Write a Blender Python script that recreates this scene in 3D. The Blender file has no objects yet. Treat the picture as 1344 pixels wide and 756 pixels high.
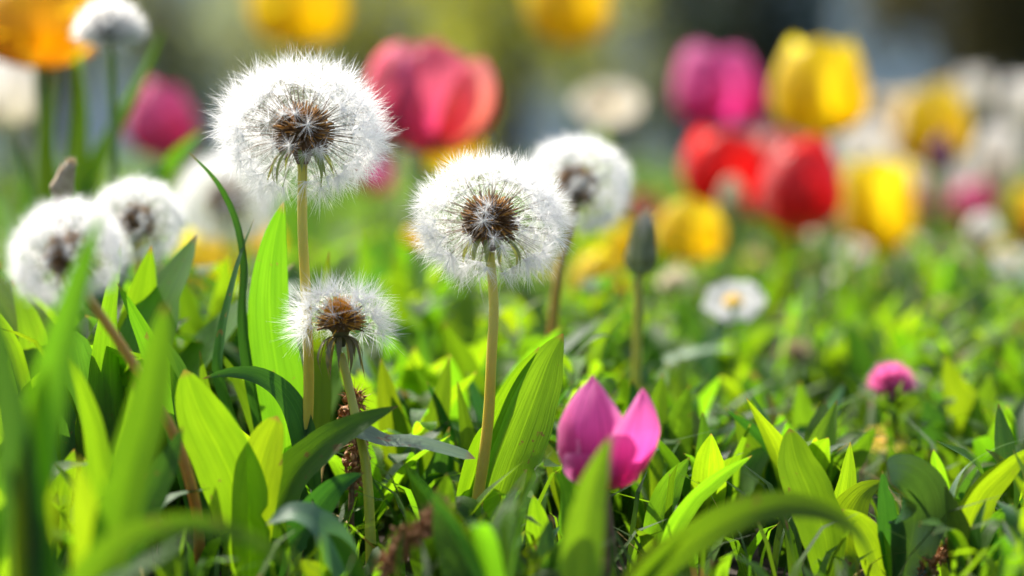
import bpy, math, random
import numpy as np
from mathutils import Vector, Matrix

random.seed(7)
rng = np.random.default_rng(7)
SC = bpy.context.scene
COL = SC.collection

# ------------------------------------------------------------------ camera
CAM_H = 0.131
PITCH = math.radians(3.39)
FPX = 85.0 / 36.0 * 1344.0
FOCUS = 0.727
cam_d = bpy.data.cameras.new('camera')
cam_d.lens = 85.0
cam_d.sensor_width = 36.0
cam_d.clip_start = 0.02
cam_d.clip_end = 400.0
cam_d.dof.use_dof = True
cam_d.dof.focus_distance = FOCUS
cam_d.dof.aperture_fstop = 4.6
cam_o = bpy.data.objects.new('camera', cam_d)
COL.objects.link(cam_o)
cam_o.location = (0, 0, CAM_H)
cam_o.rotation_euler = (math.pi / 2 - PITCH, 0, 0)
SC.camera = cam_o

# ------------------------------------------------------------------ light
SUN_DIR = Vector((-0.38, 0.50, 0.78)).normalized()      # towards the sun: behind the flowers, upper left
elev = math.asin(SUN_DIR.z)
azim = math.atan2(SUN_DIR.x, SUN_DIR.y)
w = bpy.data.worlds.new("World")
SC.world = w
w.use_nodes = True
nt = w.node_tree
for n in list(nt.nodes):
    nt.nodes.remove(n)
sky = nt.nodes.new('ShaderNodeTexSky')
sky.sky_type = 'NISHITA'
sky.sun_disc = False
sky.sun_elevation = elev
sky.sun_rotation = azim
bg = nt.nodes.new('ShaderNodeBackground')
sky.dust_density = 3.0
sky.ozone_density = 0.6
bg.inputs['Strength'].default_value = 0.115
wo = nt.nodes.new('ShaderNodeOutputWorld')
nt.links.new(sky.outputs[0], bg.inputs['Color'])
nt.links.new(bg.outputs[0], wo.inputs['Surface'])
sl = bpy.data.lights.new('sun', 'SUN')
sl.energy = 5.0
sl.angle = math.radians(0.5)
sl.color = (1.0, 0.94, 0.84)
so = bpy.data.objects.new('sun', sl)
COL.objects.link(so)
so.rotation_euler = SUN_DIR.to_track_quat('Z', 'Y').to_euler()
so.location = (-2, 3, 4)

SC.view_settings.view_transform = 'Standard'
SC.view_settings.look = 'None'
SC.view_settings.exposure = 1.15
SC.view_settings.gamma = 1.0
SC.view_settings.use_curve_mapping = False
SC.cycles.max_bounces = 16
SC.cycles.diffuse_bounces = 10
SC.cycles.glossy_bounces = 2
SC.cycles.transmission_bounces = 12
SC.cycles.sample_clamp_indirect = 10.0


def P(px, py, d):
    """point at distance d (metres) along the viewing axis, for a 1344x756 frame"""
    x = (px - 672.0) / FPX * d
    y = (378.0 - py) / FPX * d
    c, s = math.cos(PITCH), math.sin(PITCH)
    return np.array((x, d * c + y * s, CAM_H - d * s + y * c))


def M(px, d):
    return px / FPX * d


# ------------------------------------------------------------------ materials
MATS = {}


def new_mat(name):
    m = bpy.data.materials.new(name)
    m.use_nodes = True
    t = m.node_tree
    for n in list(t.nodes):
        t.nodes.remove(n)
    return m, t, t.nodes, t.links


def node(ns, kind, **kw):
    n = ns.new(kind)
    for k, v in kw.items():
        if k in n.inputs.keys():
            n.inputs[k].default_value = v
        else:
            setattr(n, k, v)
    return n


def ramp(ns, stops):
    n = ns.new('ShaderNodeValToRGB')
    cr = n.color_ramp
    while len(cr.elements) < len(stops):
        cr.elements.new(0.5)
    for e, (p, c) in zip(cr.elements, stops):
        e.position = p
        e.color = (*c, 1.0)
    return n


def mixrgb(ns, ls, fac, a, b, mode='MIX'):
    n = ns.new('ShaderNodeMix')
    n.data_type = 'RGBA'
    n.blend_type = mode
    for sock, v in ((n.inputs[0], fac), (n.inputs[6], a), (n.inputs[7], b)):
        if isinstance(v, bpy.types.NodeSocket):
            ls.new(v, sock)
        elif isinstance(v, (int, float)):
            sock.default_value = v
        else:
            sock.default_value = (*v, 1.0)
    return n.outputs[2]


def leaf_mat(name, base, trans, rough=0.38, fac=0.5, tip=(0.30, 0.14, 0.04), spec=0.5, island=False, var=0.35):
    m, t, ns, ls = new_mat(name)
    uv = node(ns, 'ShaderNodeTexCoord')
    sep = node(ns, 'ShaderNodeSeparateXYZ')
    ls.new(uv.outputs['UV'], sep.inputs[0])
    mp = node(ns, 'ShaderNodeMapping')
    mp.inputs['Scale'].default_value = (26, 1.2, 1)
    ls.new(uv.outputs['UV'], mp.inputs[0])
    vein = node(ns, 'ShaderNodeTexNoise', Scale=1.6, Detail=3.0)
    ls.new(mp.outputs[0], vein.inputs['Vector'])
    patch = node(ns, 'ShaderNodeTexNoise', Scale=4.0, Detail=4.0)
    ls.new(uv.outputs['UV'], patch.inputs['Vector'])
    if island:
        rnd = node(ns, 'ShaderNodeNewGeometry').outputs['Random Per Island']
    else:
        rnd = node(ns, 'ShaderNodeObjectInfo').outputs['Random']
    vr = node(ns, 'ShaderNodeMapRange')
    vr.inputs['To Min'].default_value = 1.0 - var
    vr.inputs['To Max'].default_value = 1.0 + var
    ls.new(rnd, vr.inputs['Value'])
    hr = node(ns, 'ShaderNodeMapRange')
    hr.inputs['To Min'].default_value = 0.485
    hr.inputs['To Max'].default_value = 0.515
    mul = node(ns, 'ShaderNodeMath', operation='MULTIPLY')
    mul.inputs[1].default_value = 7.31
    fr = node(ns, 'ShaderNodeMath', operation='FRACT')
    ls.new(rnd, mul.inputs[0])
    ls.new(mul.outputs[0], fr.inputs[0])
    ls.new(fr.outputs[0], hr.inputs['Value'])

    sv = node(ns, 'ShaderNodeTexNoise', Scale=420.0 if not island else 60.0, Detail=2.0)
    gate = node(ns, 'ShaderNodeTexNoise', Scale=60.0, Detail=1.0)
    ls.new(uv.outputs['Object'], sv.inputs['Vector'])
    ls.new(uv.outputs['Object'], gate.inputs['Vector'])
    sm = node(ns, 'ShaderNodeMath', operation='MULTIPLY')
    ls.new(sv.outputs['Fac'], sm.inputs[0])
    ls.new(gate.outputs['Fac'], sm.inputs[1])
    spot = ramp(ns, [(0.40, (0, 0, 0)), (0.44, (0.85, 0.85, 0.85))])
    ls.new(sm.outputs[0], spot.inputs[0])

    def shade(col):
        a = mixrgb(ns, ls, vein.outputs['Fac'], tuple(c * 0.72 for c in col), tuple(min(1, c * 1.28) for c in col))
        pr = ramp(ns, [(0.35, (0.82, 0.86, 0.88)), (0.65, (1.07, 1.05, 1.0))])
        ls.new(patch.outputs['Fac'], pr.inputs[0])
        b = mixrgb(ns, ls, 1.0, a, pr.outputs[0], 'MULTIPLY')
        mr = ramp(ns, [(0.462, (1, 1, 1)), (0.488, (1.25, 1.2, 1.1)), (0.512, (1.25, 1.2, 1.1)), (0.538, (1, 1, 1))])
        ls.new(sep.outputs['X'], mr.inputs[0])
        b = mixrgb(ns, ls, 1.0, b, mr.outputs[0], 'MULTIPLY')
        b = mixrgb(ns, ls, spot.outputs[0], b, (0.20, 0.12, 0.03))
        tr = ramp(ns, [(0.0, (0, 0, 0)), (0.965, (0, 0, 0)), (0.995, (0.8, 0.8, 0.8))])
        ls.new(sep.outputs['Y'], tr.inputs[0])
        b = mixrgb(ns, ls, tr.outputs[0], b, tip)
        hsv = node(ns, 'ShaderNodeHueSaturation')
        ls.new(hr.outputs[0], hsv.inputs['Hue'])
        ls.new(vr.outputs[0], hsv.inputs['Value'])
        ls.new(b, hsv.inputs['Color'])
        return hsv.outputs[0]
    bump = node(ns, 'ShaderNodeBump', Strength=0.35, Distance=0.0006)
    ls.new(vein.outputs['Fac'], bump.inputs['Height'])
    p = node(ns, 'ShaderNodeBsdfPrincipled', Roughness=rough)
    p.inputs['Specular IOR Level'].default_value = spec
    ls.new(shade(base), p.inputs['Base Color'])
    ls.new(bump.outputs[0], p.inputs['Normal'])
    tl = node(ns, 'ShaderNodeBsdfTranslucent')
    ls.new(shade(trans), tl.inputs['Color'])
    ls.new(bump.outputs[0], tl.inputs['Normal'])
    mx = node(ns, 'ShaderNodeMixShader')
    mx.inputs[0].default_value = fac
    ls.new(p.outputs[0], mx.inputs[1])
    ls.new(tl.outputs[0], mx.inputs[2])
    o = node(ns, 'ShaderNodeOutputMaterial')
    ls.new(mx.outputs[0], o.inputs[0])
    MATS[name] = m
    return m


def petal_mat(name, low, mid, high, fac=0.5, edge=None, rough=0.45, sat=1.0):
    """petal colour runs from its base (low) to its tip (high), streaked along its length"""
    m, t, ns, ls = new_mat(name)
    uv = node(ns, 'ShaderNodeTexCoord')
    sep = node(ns, 'ShaderNodeSeparateXYZ')
    ls.new(uv.outputs['UV'], sep.inputs[0])
    r = ramp(ns, [(0.0, low), (0.22, mid), (0.95, high)])
    ls.new(sep.outputs['Y'], r.inputs[0])
    mp = node(ns, 'ShaderNodeMapping')
    mp.inputs['Scale'].default_value = (18, 1.0, 1)
    ls.new(uv.outputs['UV'], mp.inputs[0])
    st = node(ns, 'ShaderNodeTexNoise', Scale=1.5, Detail=4.0)
    ls.new(mp.outputs[0], st.inputs['Vector'])
    sr = ramp(ns, [(0.3, (0.68, 0.62, 0.62)), (0.7, (1.15, 1.18, 1.18))])
    ls.new(st.outputs['Fac'], sr.inputs[0])
    c = mixrgb(ns, ls, 1.0, r.outputs[0], sr.outputs[0], 'MULTIPLY')
    if edge:
        er = ramp(ns, [(0.0, (1, 1, 1)), (0.16, (0, 0, 0)), (0.84, (0, 0, 0)), (1.0, (1, 1, 1))])
        ls.new(sep.outputs['X'], er.inputs[0])
        c = mixrgb(ns, ls, er.outputs[0], c, edge)
    bump = node(ns, 'ShaderNodeBump', Strength=0.25, Distance=0.0006)
    ls.new(st.outputs['Fac'], bump.inputs['Height'])
    p = node(ns, 'ShaderNodeBsdfPrincipled', Roughness=rough)
    p.inputs['Sheen Weight'].default_value = 0.25
    ls.new(c, p.inputs['Base Color'])
    ls.new(bump.outputs[0], p.inputs['Normal'])
    tl = node(ns, 'ShaderNodeBsdfTranslucent')
    ls.new(c, tl.inputs['Color'])
    mx = node(ns, 'ShaderNodeMixShader')
    mx.inputs[0].default_value = fac
    ls.new(p.outputs[0], mx.inputs[1])
    ls.new(tl.outputs[0], mx.inputs[2])
    o = node(ns, 'ShaderNodeOutputMaterial')
    ls.new(mx.outputs[0], o.inputs[0])
    MATS[name] = m
    return m


def fibre_mat(name, col, fac=0.5, rough=0.6):
    m, t, ns, ls = new_mat(name)
    g = node(ns, 'ShaderNodeNewGeometry')
    r = ramp(ns, [(0.0, tuple(c * 0.85 for c in col)), (1.0, tuple(min(1, c * 1.06) for c in col))])
    ls.new(g.outputs['Random Per Island'], r.inputs[0])
    d = node(ns, 'ShaderNodeBsdfPrincipled', Roughness=rough)
    ls.new(r.outputs[0], d.inputs['Base Color'])
    tl = node(ns, 'ShaderNodeBsdfTranslucent')
    ls.new(r.outputs[0], tl.inputs['Color'])
    mx = node(ns, 'ShaderNodeMixShader')
    mx.inputs[0].default_value = fac
    ls.new(d.outputs[0], mx.inputs[1])
    ls.new(tl.outputs[0], mx.inputs[2])
    o = node(ns, 'ShaderNodeOutputMaterial')
    ls.new(mx.outputs[0], o.inputs[0])
    MATS[name] = m
    return m


def rough_mat(name, c1, c2, scale=60.0, rough=0.8, bump=0.5, dist=0.002, along=None, sss=0.0, coord='Object'):
    m, t, ns, ls = new_mat(name)
    tc = node(ns, 'ShaderNodeTexCoord')
    nz = node(ns, 'ShaderNodeTexNoise', Scale=scale, Detail=6.0, Roughness=0.65)
    ls.new(tc.outputs[coord], nz.inputs['Vector'])
    r = ramp(ns, [(0.3, c1), (0.7, c2)])
    ls.new(nz.outputs['Fac'], r.inputs[0])
    c = r.outputs[0]
    if along:                       # colour at the top end of a stem
        sep = node(ns, 'ShaderNodeSeparateXYZ')
        ls.new(tc.outputs['UV'], sep.inputs[0])
        ar = ramp(ns, [(0.25, (0, 0, 0)), (0.95, (1, 1, 1))])
        ls.new(sep.outputs['Y'], ar.inputs[0])
        c = mixrgb(ns, ls, ar.outputs[0], c, along)
    b = node(ns, 'ShaderNodeBump', Strength=bump, Distance=dist)
    ls.new(nz.outputs['Fac'], b.inputs['Height'])
    p = node(ns, 'ShaderNodeBsdfPrincipled', Roughness=rough)
    ls.new(c, p.inputs['Base Color'])
    ls.new(b.outputs[0], p.inputs['Normal'])
    if sss:
        p.inputs['Subsurface Weight'].default_value = sss
        p.inputs['Subsurface Radius'].default_value = (0.004, 0.003, 0.001)
        p.inputs['Subsurface Scale'].default_value = 1.0
    o = node(ns, 'ShaderNodeOutputMaterial')
    ls.new(p.outputs[0], o.inputs[0])
    MATS[name] = m
    return m


LEAF = leaf_mat('leaf_green', (0.058, 0.140, 0.020), (0.19, 0.40, 0.006), fac=0.56, rough=0.5, spec=0.28)
LEAF_Y = leaf_mat('leaf_yellow_green', (0.085, 0.170, 0.014), (0.30, 0.50, 0.006), fac=0.58, rough=0.5, spec=0.25)
LEAF_D = leaf_mat('leaf_deep_green', (0.028, 0.09, 0.024), (0.075, 0.22, 0.012), fac=0.46, rough=0.45, spec=0.3)
LEAF_G = leaf_mat('leaf_glaucous', (0.17, 0.30, 0.17), (0.17, 0.36, 0.06), fac=0.42, rough=0.42, spec=0.4)  # grey green leaf, its base colour paled to carry painted sheen from above
STRAW = leaf_mat('dry_straw', (0.42, 0.32, 0.15), (0.4, 0.3, 0.12), fac=0.3, rough=0.7, spec=0.2, island=True)
LEAF_SH = leaf_mat('leaf_glossy', (0.04, 0.12, 0.05), (0.10, 0.24, 0.02), fac=0.3, rough=0.26, spec=0.8)
COVER = leaf_mat('ground_leaves', (0.050, 0.115, 0.016), (0.16, 0.33, 0.006), fac=0.5, island=True, var=0.5, rough=0.5, spec=0.3)
LAWN_B = leaf_mat('lawn_blades', (0.022, 0.055, 0.024), (0.04, 0.09, 0.02), fac=0.35, island=True, var=0.35, rough=0.6, spec=0.2)
COVER_D = leaf_mat('deep_ground_leaves', (0.05, 0.115, 0.018), (0.17, 0.33, 0.010), fac=0.48, island=True, var=0.5, rough=0.55, spec=0.3)
SHRUB_OLIVE = leaf_mat('olive_shrub_leaves', (0.22, 0.23, 0.04), (0.56, 0.57, 0.05), fac=0.62, island=True, rough=0.6, spec=0.2)
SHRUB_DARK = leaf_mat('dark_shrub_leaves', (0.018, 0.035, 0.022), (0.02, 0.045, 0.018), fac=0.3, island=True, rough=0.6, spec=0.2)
SHRUB_BROWN = leaf_mat('brown_shrub_leaves', (0.06, 0.055, 0.025), (0.14, 0.12, 0.03), fac=0.4, island=True, rough=0.6, spec=0.2)
SHRUB_GREY = leaf_mat('grey_shrub_leaves', (0.2, 0.22, 0.14), (0.40, 0.44, 0.18), fac=0.6, island=True, rough=0.6, spec=0.2)
FLUFF = fibre_mat('pappus_white', (0.97, 0.965, 0.94), 0.55)
SEED = fibre_mat('seed_brown', (0.16, 0.085, 0.03), 0.15)
SEED_O = fibre_mat('seed_orange', (0.55, 0.27, 0.05), 0.2)
FLORET = fibre_mat('withered_florets', (0.85, 0.46, 0.06), 0.5)
BEAK = fibre_mat('seed_beak', (0.26, 0.19, 0.12), 0.2)
BRACT = leaf_mat('bract_green', (0.18, 0.21, 0.07), (0.34, 0.38, 0.06), fac=0.35, tip=(0.08, 0.04, 0.02))
BRACT_D = leaf_mat('bract_dried', (0.10, 0.09, 0.035), (0.2, 0.18, 0.03), fac=0.3, tip=(0.05, 0.03, 0.02))
STEM_OCHRE = rough_mat('stem_ochre', (0.46, 0.35, 0.03), (0.54, 0.44, 0.05), 220, 0.45, 0.3, 0.0004, along=(0.54, 0.52, 0.08), sss=0.7)
STEM_GREEN = rough_mat('stem_yellow_green', (0.42, 0.44, 0.03), (0.50, 0.52, 0.05), 220, 0.45, 0.3, 0.0004, along=(0.36, 0.36, 0.06), sss=0.6)
STEM_RED = rough_mat('stem_reddish', (0.42, 0.20, 0.05), (0.48, 0.26, 0.06), 220, 0.45, 0.3, 0.0004, along=(0.42, 0.34, 0.08), sss=0.6)
STEM_TULIP = rough_mat('stem_tulip', (0.10, 0.20, 0.03), (0.16, 0.27, 0.05), 160, 0.45, 0.3, 0.0004, sss=0.2)
STEM_BROWN = rough_mat('stem_brown', (0.12, 0.06, 0.03), (0.2, 0.11, 0.05), 160, 0.6, 0.4, 0.0005)
DRIED = rough_mat('dried_flowers', (0.20, 0.055, 0.02), (0.50, 0.26, 0.08), 400, 0.7, 0.6, 0.0005)
DRIED_PALE = fibre_mat('dried_pale', (0.48, 0.38, 0.24), 0.3)
TAN = rough_mat('dried_bud_skin', (0.30, 0.22, 0.13), (0.48, 0.38, 0.24), 400, 0.7, 0.6, 0.0005)
BUD_BRACT = leaf_mat('bud_bract', (0.38, 0.40, 0.19), (0.55, 0.56, 0.2), fac=0.45, tip=(0.4, 0.3, 0.2))
BUD_SKIN = rough_mat('bud_skin', (0.30, 0.33, 0.18), (0.42, 0.42, 0.26), 300, 0.55, 0.4, 0.0004, along=(0.46, 0.38, 0.26))
DAISY_W = petal_mat('daisy_white', (0.72, 0.74, 0.60), (0.88, 0.88, 0.84), (0.92, 0.92, 0.90), 0.62)
CREAM = petal_mat('petal_cream', (0.60, 0.60, 0.30), (0.80, 0.74, 0.50), (0.85, 0.80, 0.62), 0.45)
DAISY_C = rough_mat('daisy_centre', (0.75, 0.38, 0.01), (0.85, 0.55, 0.02), 900, 0.6, 0.8, 0.001)
PETALS = {
    'yellow': petal_mat('petal_yellow', (0.72, 0.58, 0.01), (0.92, 0.72, 0.008), (0.95, 0.82, 0.02), 0.66),
    'amber': petal_mat('petal_amber', (0.72, 0.42, 0.01), (0.90, 0.55, 0.006), (0.93, 0.68, 0.01), 0.62),
    'pink': petal_mat('petal_pink', (0.62, 0.04, 0.28), (0.76, 0.06, 0.36), (0.87, 0.17, 0.51), 0.62, edge=(0.91, 0.32, 0.62)),  # darker base and paler edges put shading and highlights into the petal colour
    'magenta': petal_mat('petal_magenta', (0.50, 0.02, 0.22), (0.72, 0.05, 0.32), (0.86, 0.20, 0.50), 0.6),
    'clover': petal_mat('petal_clover', (0.70, 0.05, 0.30), (0.84, 0.10, 0.42), (0.90, 0.26, 0.56), 0.55),
    'rose': petal_mat('petal_rose', (0.55, 0.03, 0.12), (0.72, 0.05, 0.18), (0.86, 0.20, 0.26), 0.5, edge=(0.88, 0.32, 0.30)),
    'hotpink': petal_mat('petal_hot_pink', (0.60, 0.06, 0.18), (0.76, 0.07, 0.26), (0.82, 0.14, 0.34), 0.45),
    'red': petal_mat('petal_red', (0.66, 0.02, 0.01), (0.86, 0.012, 0.010), (0.88, 0.03, 0.02), 0.68),
    'scarlet': petal_mat('petal_scarlet', (0.78, 0.25, 0.02), (0.74, 0.010, 0.014), (0.80, 0.03, 0.03), 0.55, edge=(0.82, 0.12, 0.10)),
    'coral': petal_mat('petal_coral', (0.80, 0.40, 0.12), (0.84, 0.22, 0.14), (0.88, 0.32, 0.26), 0.5),
    'blush': petal_mat('petal_blush', (0.80, 0.55, 0.40), (0.86, 0.42, 0.38), (0.88, 0.52, 0.50), 0.5),
    'white': petal_mat('petal_white', (0.66, 0.68, 0.42), (0.88, 0.86, 0.76), (0.92, 0.90, 0.84), 0.6),
    'buttercream': petal_mat('petal_buttercream', (0.80, 0.50, 0.10), (0.84, 0.64, 0.24), (0.86, 0.74, 0.44), 0.5),
    'greenish': petal_mat('petal_greenish', (0.34, 0.40, 0.14), (0.52, 0.54, 0.30), (0.64, 0.62, 0.46), 0.45),
    'purple': petal_mat('petal_purple', (0.10, 0.01, 0.08), (0.16, 0.01, 0.12), (0.22, 0.02, 0.18), 0.3),
}
BARK = rough_mat('bark', (0.06, 0.045, 0.03), (0.14, 0.10, 0.07), 40, 0.9, 0.8, 0.01)

# ------------------------------------------------------------------ mesh builder


class MB:
    def __init__(self):
        self.v, self.f, self.uv, self.n = [], [], [], 0

    def add(self, verts, faces, uvs=None):
        verts = np.asarray(verts, float)
        faces = [np.asarray(f) for f in ([faces] if isinstance(faces, np.ndarray) else faces)]
        self.v.append(verts)
        self.uv.append(np.zeros((len(verts), 2)) if uvs is None else np.asarray(uvs, float))
        for f in faces:
            if len(f):
                self.f.append(f + self.n)
        self.n += len(verts)

    def mesh(self, name, mat, origin=None, smooth=True):
        v = np.concatenate(self.v)
        if origin is not None:
            v = v - np.asarray(origin)
        uv = np.concatenate(self.uv)
        me = bpy.data.meshes.new(name)
        loops = np.concatenate([f.ravel() for f in self.f])
        sizes = np.concatenate([np.full(len(f), f.shape[1]) for f in self.f])
        starts = np.concatenate(([0], np.cumsum(sizes)[:-1]))
        me.vertices.add(len(v))
        me.vertices.foreach_set('co', v.astype(np.float32).ravel())
        me.loops.add(len(loops))
        me.loops.foreach_set('vertex_index', loops.astype(np.int32))
        me.polygons.add(len(sizes))
        me.polygons.foreach_set('loop_start', starts.astype(np.int32))
        me.polygons.foreach_set('loop_total', sizes.astype(np.int32))
        ul = me.uv_layers.new(name='UVMap')
        ul.data.foreach_set('uv', uv[loops].astype(np.float32).ravel())
        me.update(calc_edges=True)
        me.polygons.foreach_set('use_smooth', np.full(len(sizes), smooth))
        me.materials.append(mat)
        return me

    def build(self, name, mat, parent=None, origin=None, smooth=True):
        return link(name, self.mesh(name, mat, origin, smooth), parent)


def link(name, data, parent=None):
    o = bpy.data.objects.new(name, data)
    COL.objects.link(o)
    if parent is not None:
        o.parent = parent
    return o


def tag(o, label, cat, group=None, kind=None):
    if label:
        o['label'] = label
    if cat:
        o['category'] = cat
    if group:
        o['group'] = group
    if kind:
        o['kind'] = kind
    return o


def thing(name, loc, label, cat, group=None):
    o = bpy.data.objects.new(name, None)
    o.empty_display_size = 0.01
    COL.objects.link(o)
    o.location = loc
    return tag(o, label, cat, group)


def copy_tree(o, parent=None):
    c = o.copy()
    COL.objects.link(c)
    if parent is not None:
        c.parent = parent
    for ch in list(o.children):
        copy_tree(ch, c)
    return c


def norm(a):
    return a / np.maximum(np.linalg.norm(a, axis=-1, keepdims=True), 1e-12)


def spline(pts, n):
    pts = np.asarray(pts, float)
    if len(pts) == 2:
        t = np.linspace(0, 1, n)[:, None]
        return pts[0] * (1 - t) + pts[1] * t
    ext = np.vstack([2 * pts[0] - pts[1], pts, 2 * pts[-1] - pts[-2]])
    d = np.concatenate(([0], np.cumsum(np.linalg.norm(np.diff(pts, axis=0), axis=1))))
    s = np.linspace(0, d[-1], n)
    out = np.zeros((n, 3))
    for k, x in enumerate(s):
        i = min(max(np.searchsorted(d, x) - 1, 0), len(pts) - 2)
        u = (x - d[i]) / max(d[i + 1] - d[i], 1e-9)
        p0, p1, p2, p3 = ext[i:i + 4]
        out[k] = 0.5 * ((2 * p1) + (-p0 + p2) * u + (2 * p0 - 5 * p1 + 4 * p2 - p3) * u * u + (-p0 + 3 * p1 - 3 * p2 + p3) * u ** 3)
    return out


def grid_faces(nr, nc, wrap=False):
    i = np.arange(nr - 1)[:, None]
    j = np.arange(nc if wrap else nc - 1)[None, :]
    j2 = (j + 1) % nc
    a = i * nc + j
    b = i * nc + j2
    c = (i + 1) * nc + j2
    d = (i + 1) * nc + j
    return np.stack([a, b, c, d], -1).reshape(-1, 4)


def leaf(mb, pts, width, hint=(0, -1, 0.25), fold=0.25, wave=0.04, peak=0.42, base=0.22, turn=0.0, nr=26, nc=9, spin=0.0, curl=0.0, sharp=0.85):
    """a blade along pts (base to tip): width profile, V fold along the midrib, wavy edges, twist"""
    c = spline(pts, nr)
    T = norm(np.gradient(c, axis=0))
    u = np.linspace(0, 1, nr)
    a = 0.75
    b = a * (1 - peak) / peak * sharp
    pr = u ** a * np.maximum(1 - u, 0) ** b
    pr = pr / pr.max()
    pr = np.maximum(pr, base * np.clip(1 - u / max(peak, 0.1), 0, 1))
    pr[-1] = 0.02
    hw = 0.5 * width * pr
    H = np.asarray(hint, float)
    if H.ndim == 2:
        H = H[0] * (1 - u)[:, None] + H[1] * u[:, None]
    else:
        H = np.repeat(H[None, :], nr, 0)
    S = norm(np.cross(T, H))
    N = np.cross(S, T)
    ang = turn + spin * u
    S2 = S * np.cos(ang)[:, None] + N * np.sin(ang)[:, None]
    N2 = -S * np.sin(ang)[:, None] + N * np.cos(ang)[:, None]
    s = np.linspace(-1, 1, nc)
    ph = rng.uniform(0, 6.28)
    fq = rng.uniform(9, 15)
    ff = fold * (1 - 0.6 * u)
    ea = 1 + 0.035 * np.interp(u, np.linspace(0, 1, 12), rng.normal(0, 1, 12))
    eb = 1 + 0.035 * np.interp(u, np.linspace(0, 1, 12), rng.normal(0, 1, 12))
    if nr > 14 and rng.random() < 0.5:          # a bite or tear in one edge
        e_ = ea if rng.random() < 0.5 else eb
        e_ *= 1 - rng.uniform(.15, .4) * np.exp(-((u - rng.uniform(.35, .85)) / rng.uniform(.015, .04)) ** 2)
    rows = []
    for k in range(nr):
        lift = np.abs(s) ** 1.4 * math.sin(ff[k]) + wave * np.sign(s) * s * s * math.sin(fq * u[k] + ph + (1.3 if True else 0) * 0) \
            + wave * 0.8 * s ** 2 * np.sin(fq * 0.77 * u[k] + ph * 1.7 + 2.0 * np.sign(s))
        lat = s * math.cos(ff[k]) * np.where(s < 0, ea[k], eb[k])
        if curl:
            lift = lift + curl * s * s * 0.6
            lat = lat * (1 - 0.25 * abs(curl) * s * s)
        rows.append(c[k] + S2[k] * (hw[k] * lat)[:, None] + N2[k] * (hw[k] * lift)[:, None])
    v = np.concatenate(rows)
    uvs = np.stack([np.tile((s + 1) / 2, nr), np.repeat(u, nc)], -1)
    mb.add(v, grid_faces(nr, nc), uvs)


def tube(mb, pts, r0, r1, n=24, sides=10, bumps=0.0):
    c = spline(pts, n)
    T = norm(np.gradient(c, axis=0))
    ref = np.array((0.31, -0.9, 0.1))
    S = norm(np.cross(T, ref))
    N = np.cross(S, T)
    u = np.linspace(0, 1, n)
    r = r0 + (r1 - r0) * u
    if bumps:
        r = r * (1 + bumps * np.sin(u * 37 + 1) * 0.5 + bumps * rng.normal(0, 0.3, n))
    a = np.linspace(0, 2 * math.pi, sides, endpoint=False)
    v = c[:, None, :] + r[:, None, None] * (np.cos(a)[None, :, None] * S[:, None, :] + np.sin(a)[None, :, None] * N[:, None, :])
    uvs = np.stack(np.broadcast_arrays((a / 6.2832)[None, :], u[:, None]), -1)
    mb.add(v.reshape(-1, 3), [grid_faces(n, sides, True), np.array([list(range(sides))]), np.array([[(n - 1) * sides + k for k in range(sides)]])], uvs.reshape(-1, 2))


def lathe(mb, prof, centre, axis=(0, 0, 1), sides=20, ripple=0.0, nrip=8):
    """prof: list of (radius, height) along axis"""
    ax = norm(np.asarray(axis, float))
    S = norm(np.cross(ax, (0.2, -1, 0.05)))
    N = np.cross(ax, S)
    a = np.linspace(0, 2 * math.pi, sides, endpoint=False)
    rows = []
    for r, h in prof:
        rr = r * (1 + ripple * np.cos(nrip * a))
        rows.append(np.asarray(centre) + ax * h + rr[:, None] * (np.cos(a)[:, None] * S + np.sin(a)[:, None] * N))
    n = len(prof)
    hs = np.array([h for _, h in prof])
    uvh = (hs - hs.min()) / max(hs.max() - hs.min(), 1e-9)
    uvs = np.stack(np.broadcast_arrays((a / 6.2832)[None, :], uvh[:, None]), -1).reshape(-1, 2)
    mb.add(np.concatenate(rows), [grid_faces(n, sides, True), np.array([list(range(sides))]), np.array([[(n - 1) * sides + k for k in range(sides)]])], uvs)


def hairs(mb, p0, d, length, width, bend=0.15, segs=2):
    """many tapering flat fibres at once. p0, d: (n,3); length, width: (n,)"""
    n = len(p0)
    d = norm(d)
    side = norm(np.cross(d, rng.normal(size=(n, 3))))
    bd = np.cross(d, side) * (bend * rng.normal(size=(n, 1)))
    L = length[:, None]
    W = width[:, None] * 0.5
    mid = p0 + d * L * 0.55 + bd * L * 0.30
    tip = p0 + d * L + bd * L
    v = np.stack([p0 - side * W, p0 + side * W, mid - side * W * 0.72, mid + side * W * 0.72, tip], 1)
    k = np.arange(n)[:, None] * 5
    q = np.concatenate([k + 0, k + 1, k + 3, k + 2], 1)
    t = np.concatenate([k + 2, k + 3, k + 4], 1)
    uv = np.tile(np.array([[0, 0], [1, 0], [0, .5], [1, .5], [.5, 1]]), (n, 1))
    mb.add(v.reshape(-1, 3), [q, t], uv)


def fib_sphere(n):
    i = np.arange(n) + 0.5
    ph = np.arccos(1 - 2 * i / n)
    th = math.pi * (1 + 5 ** 0.5) * i
    return np.stack([np.cos(th) * np.sin(ph), np.sin(th) * np.sin(ph), np.cos(ph)], -1)


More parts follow.
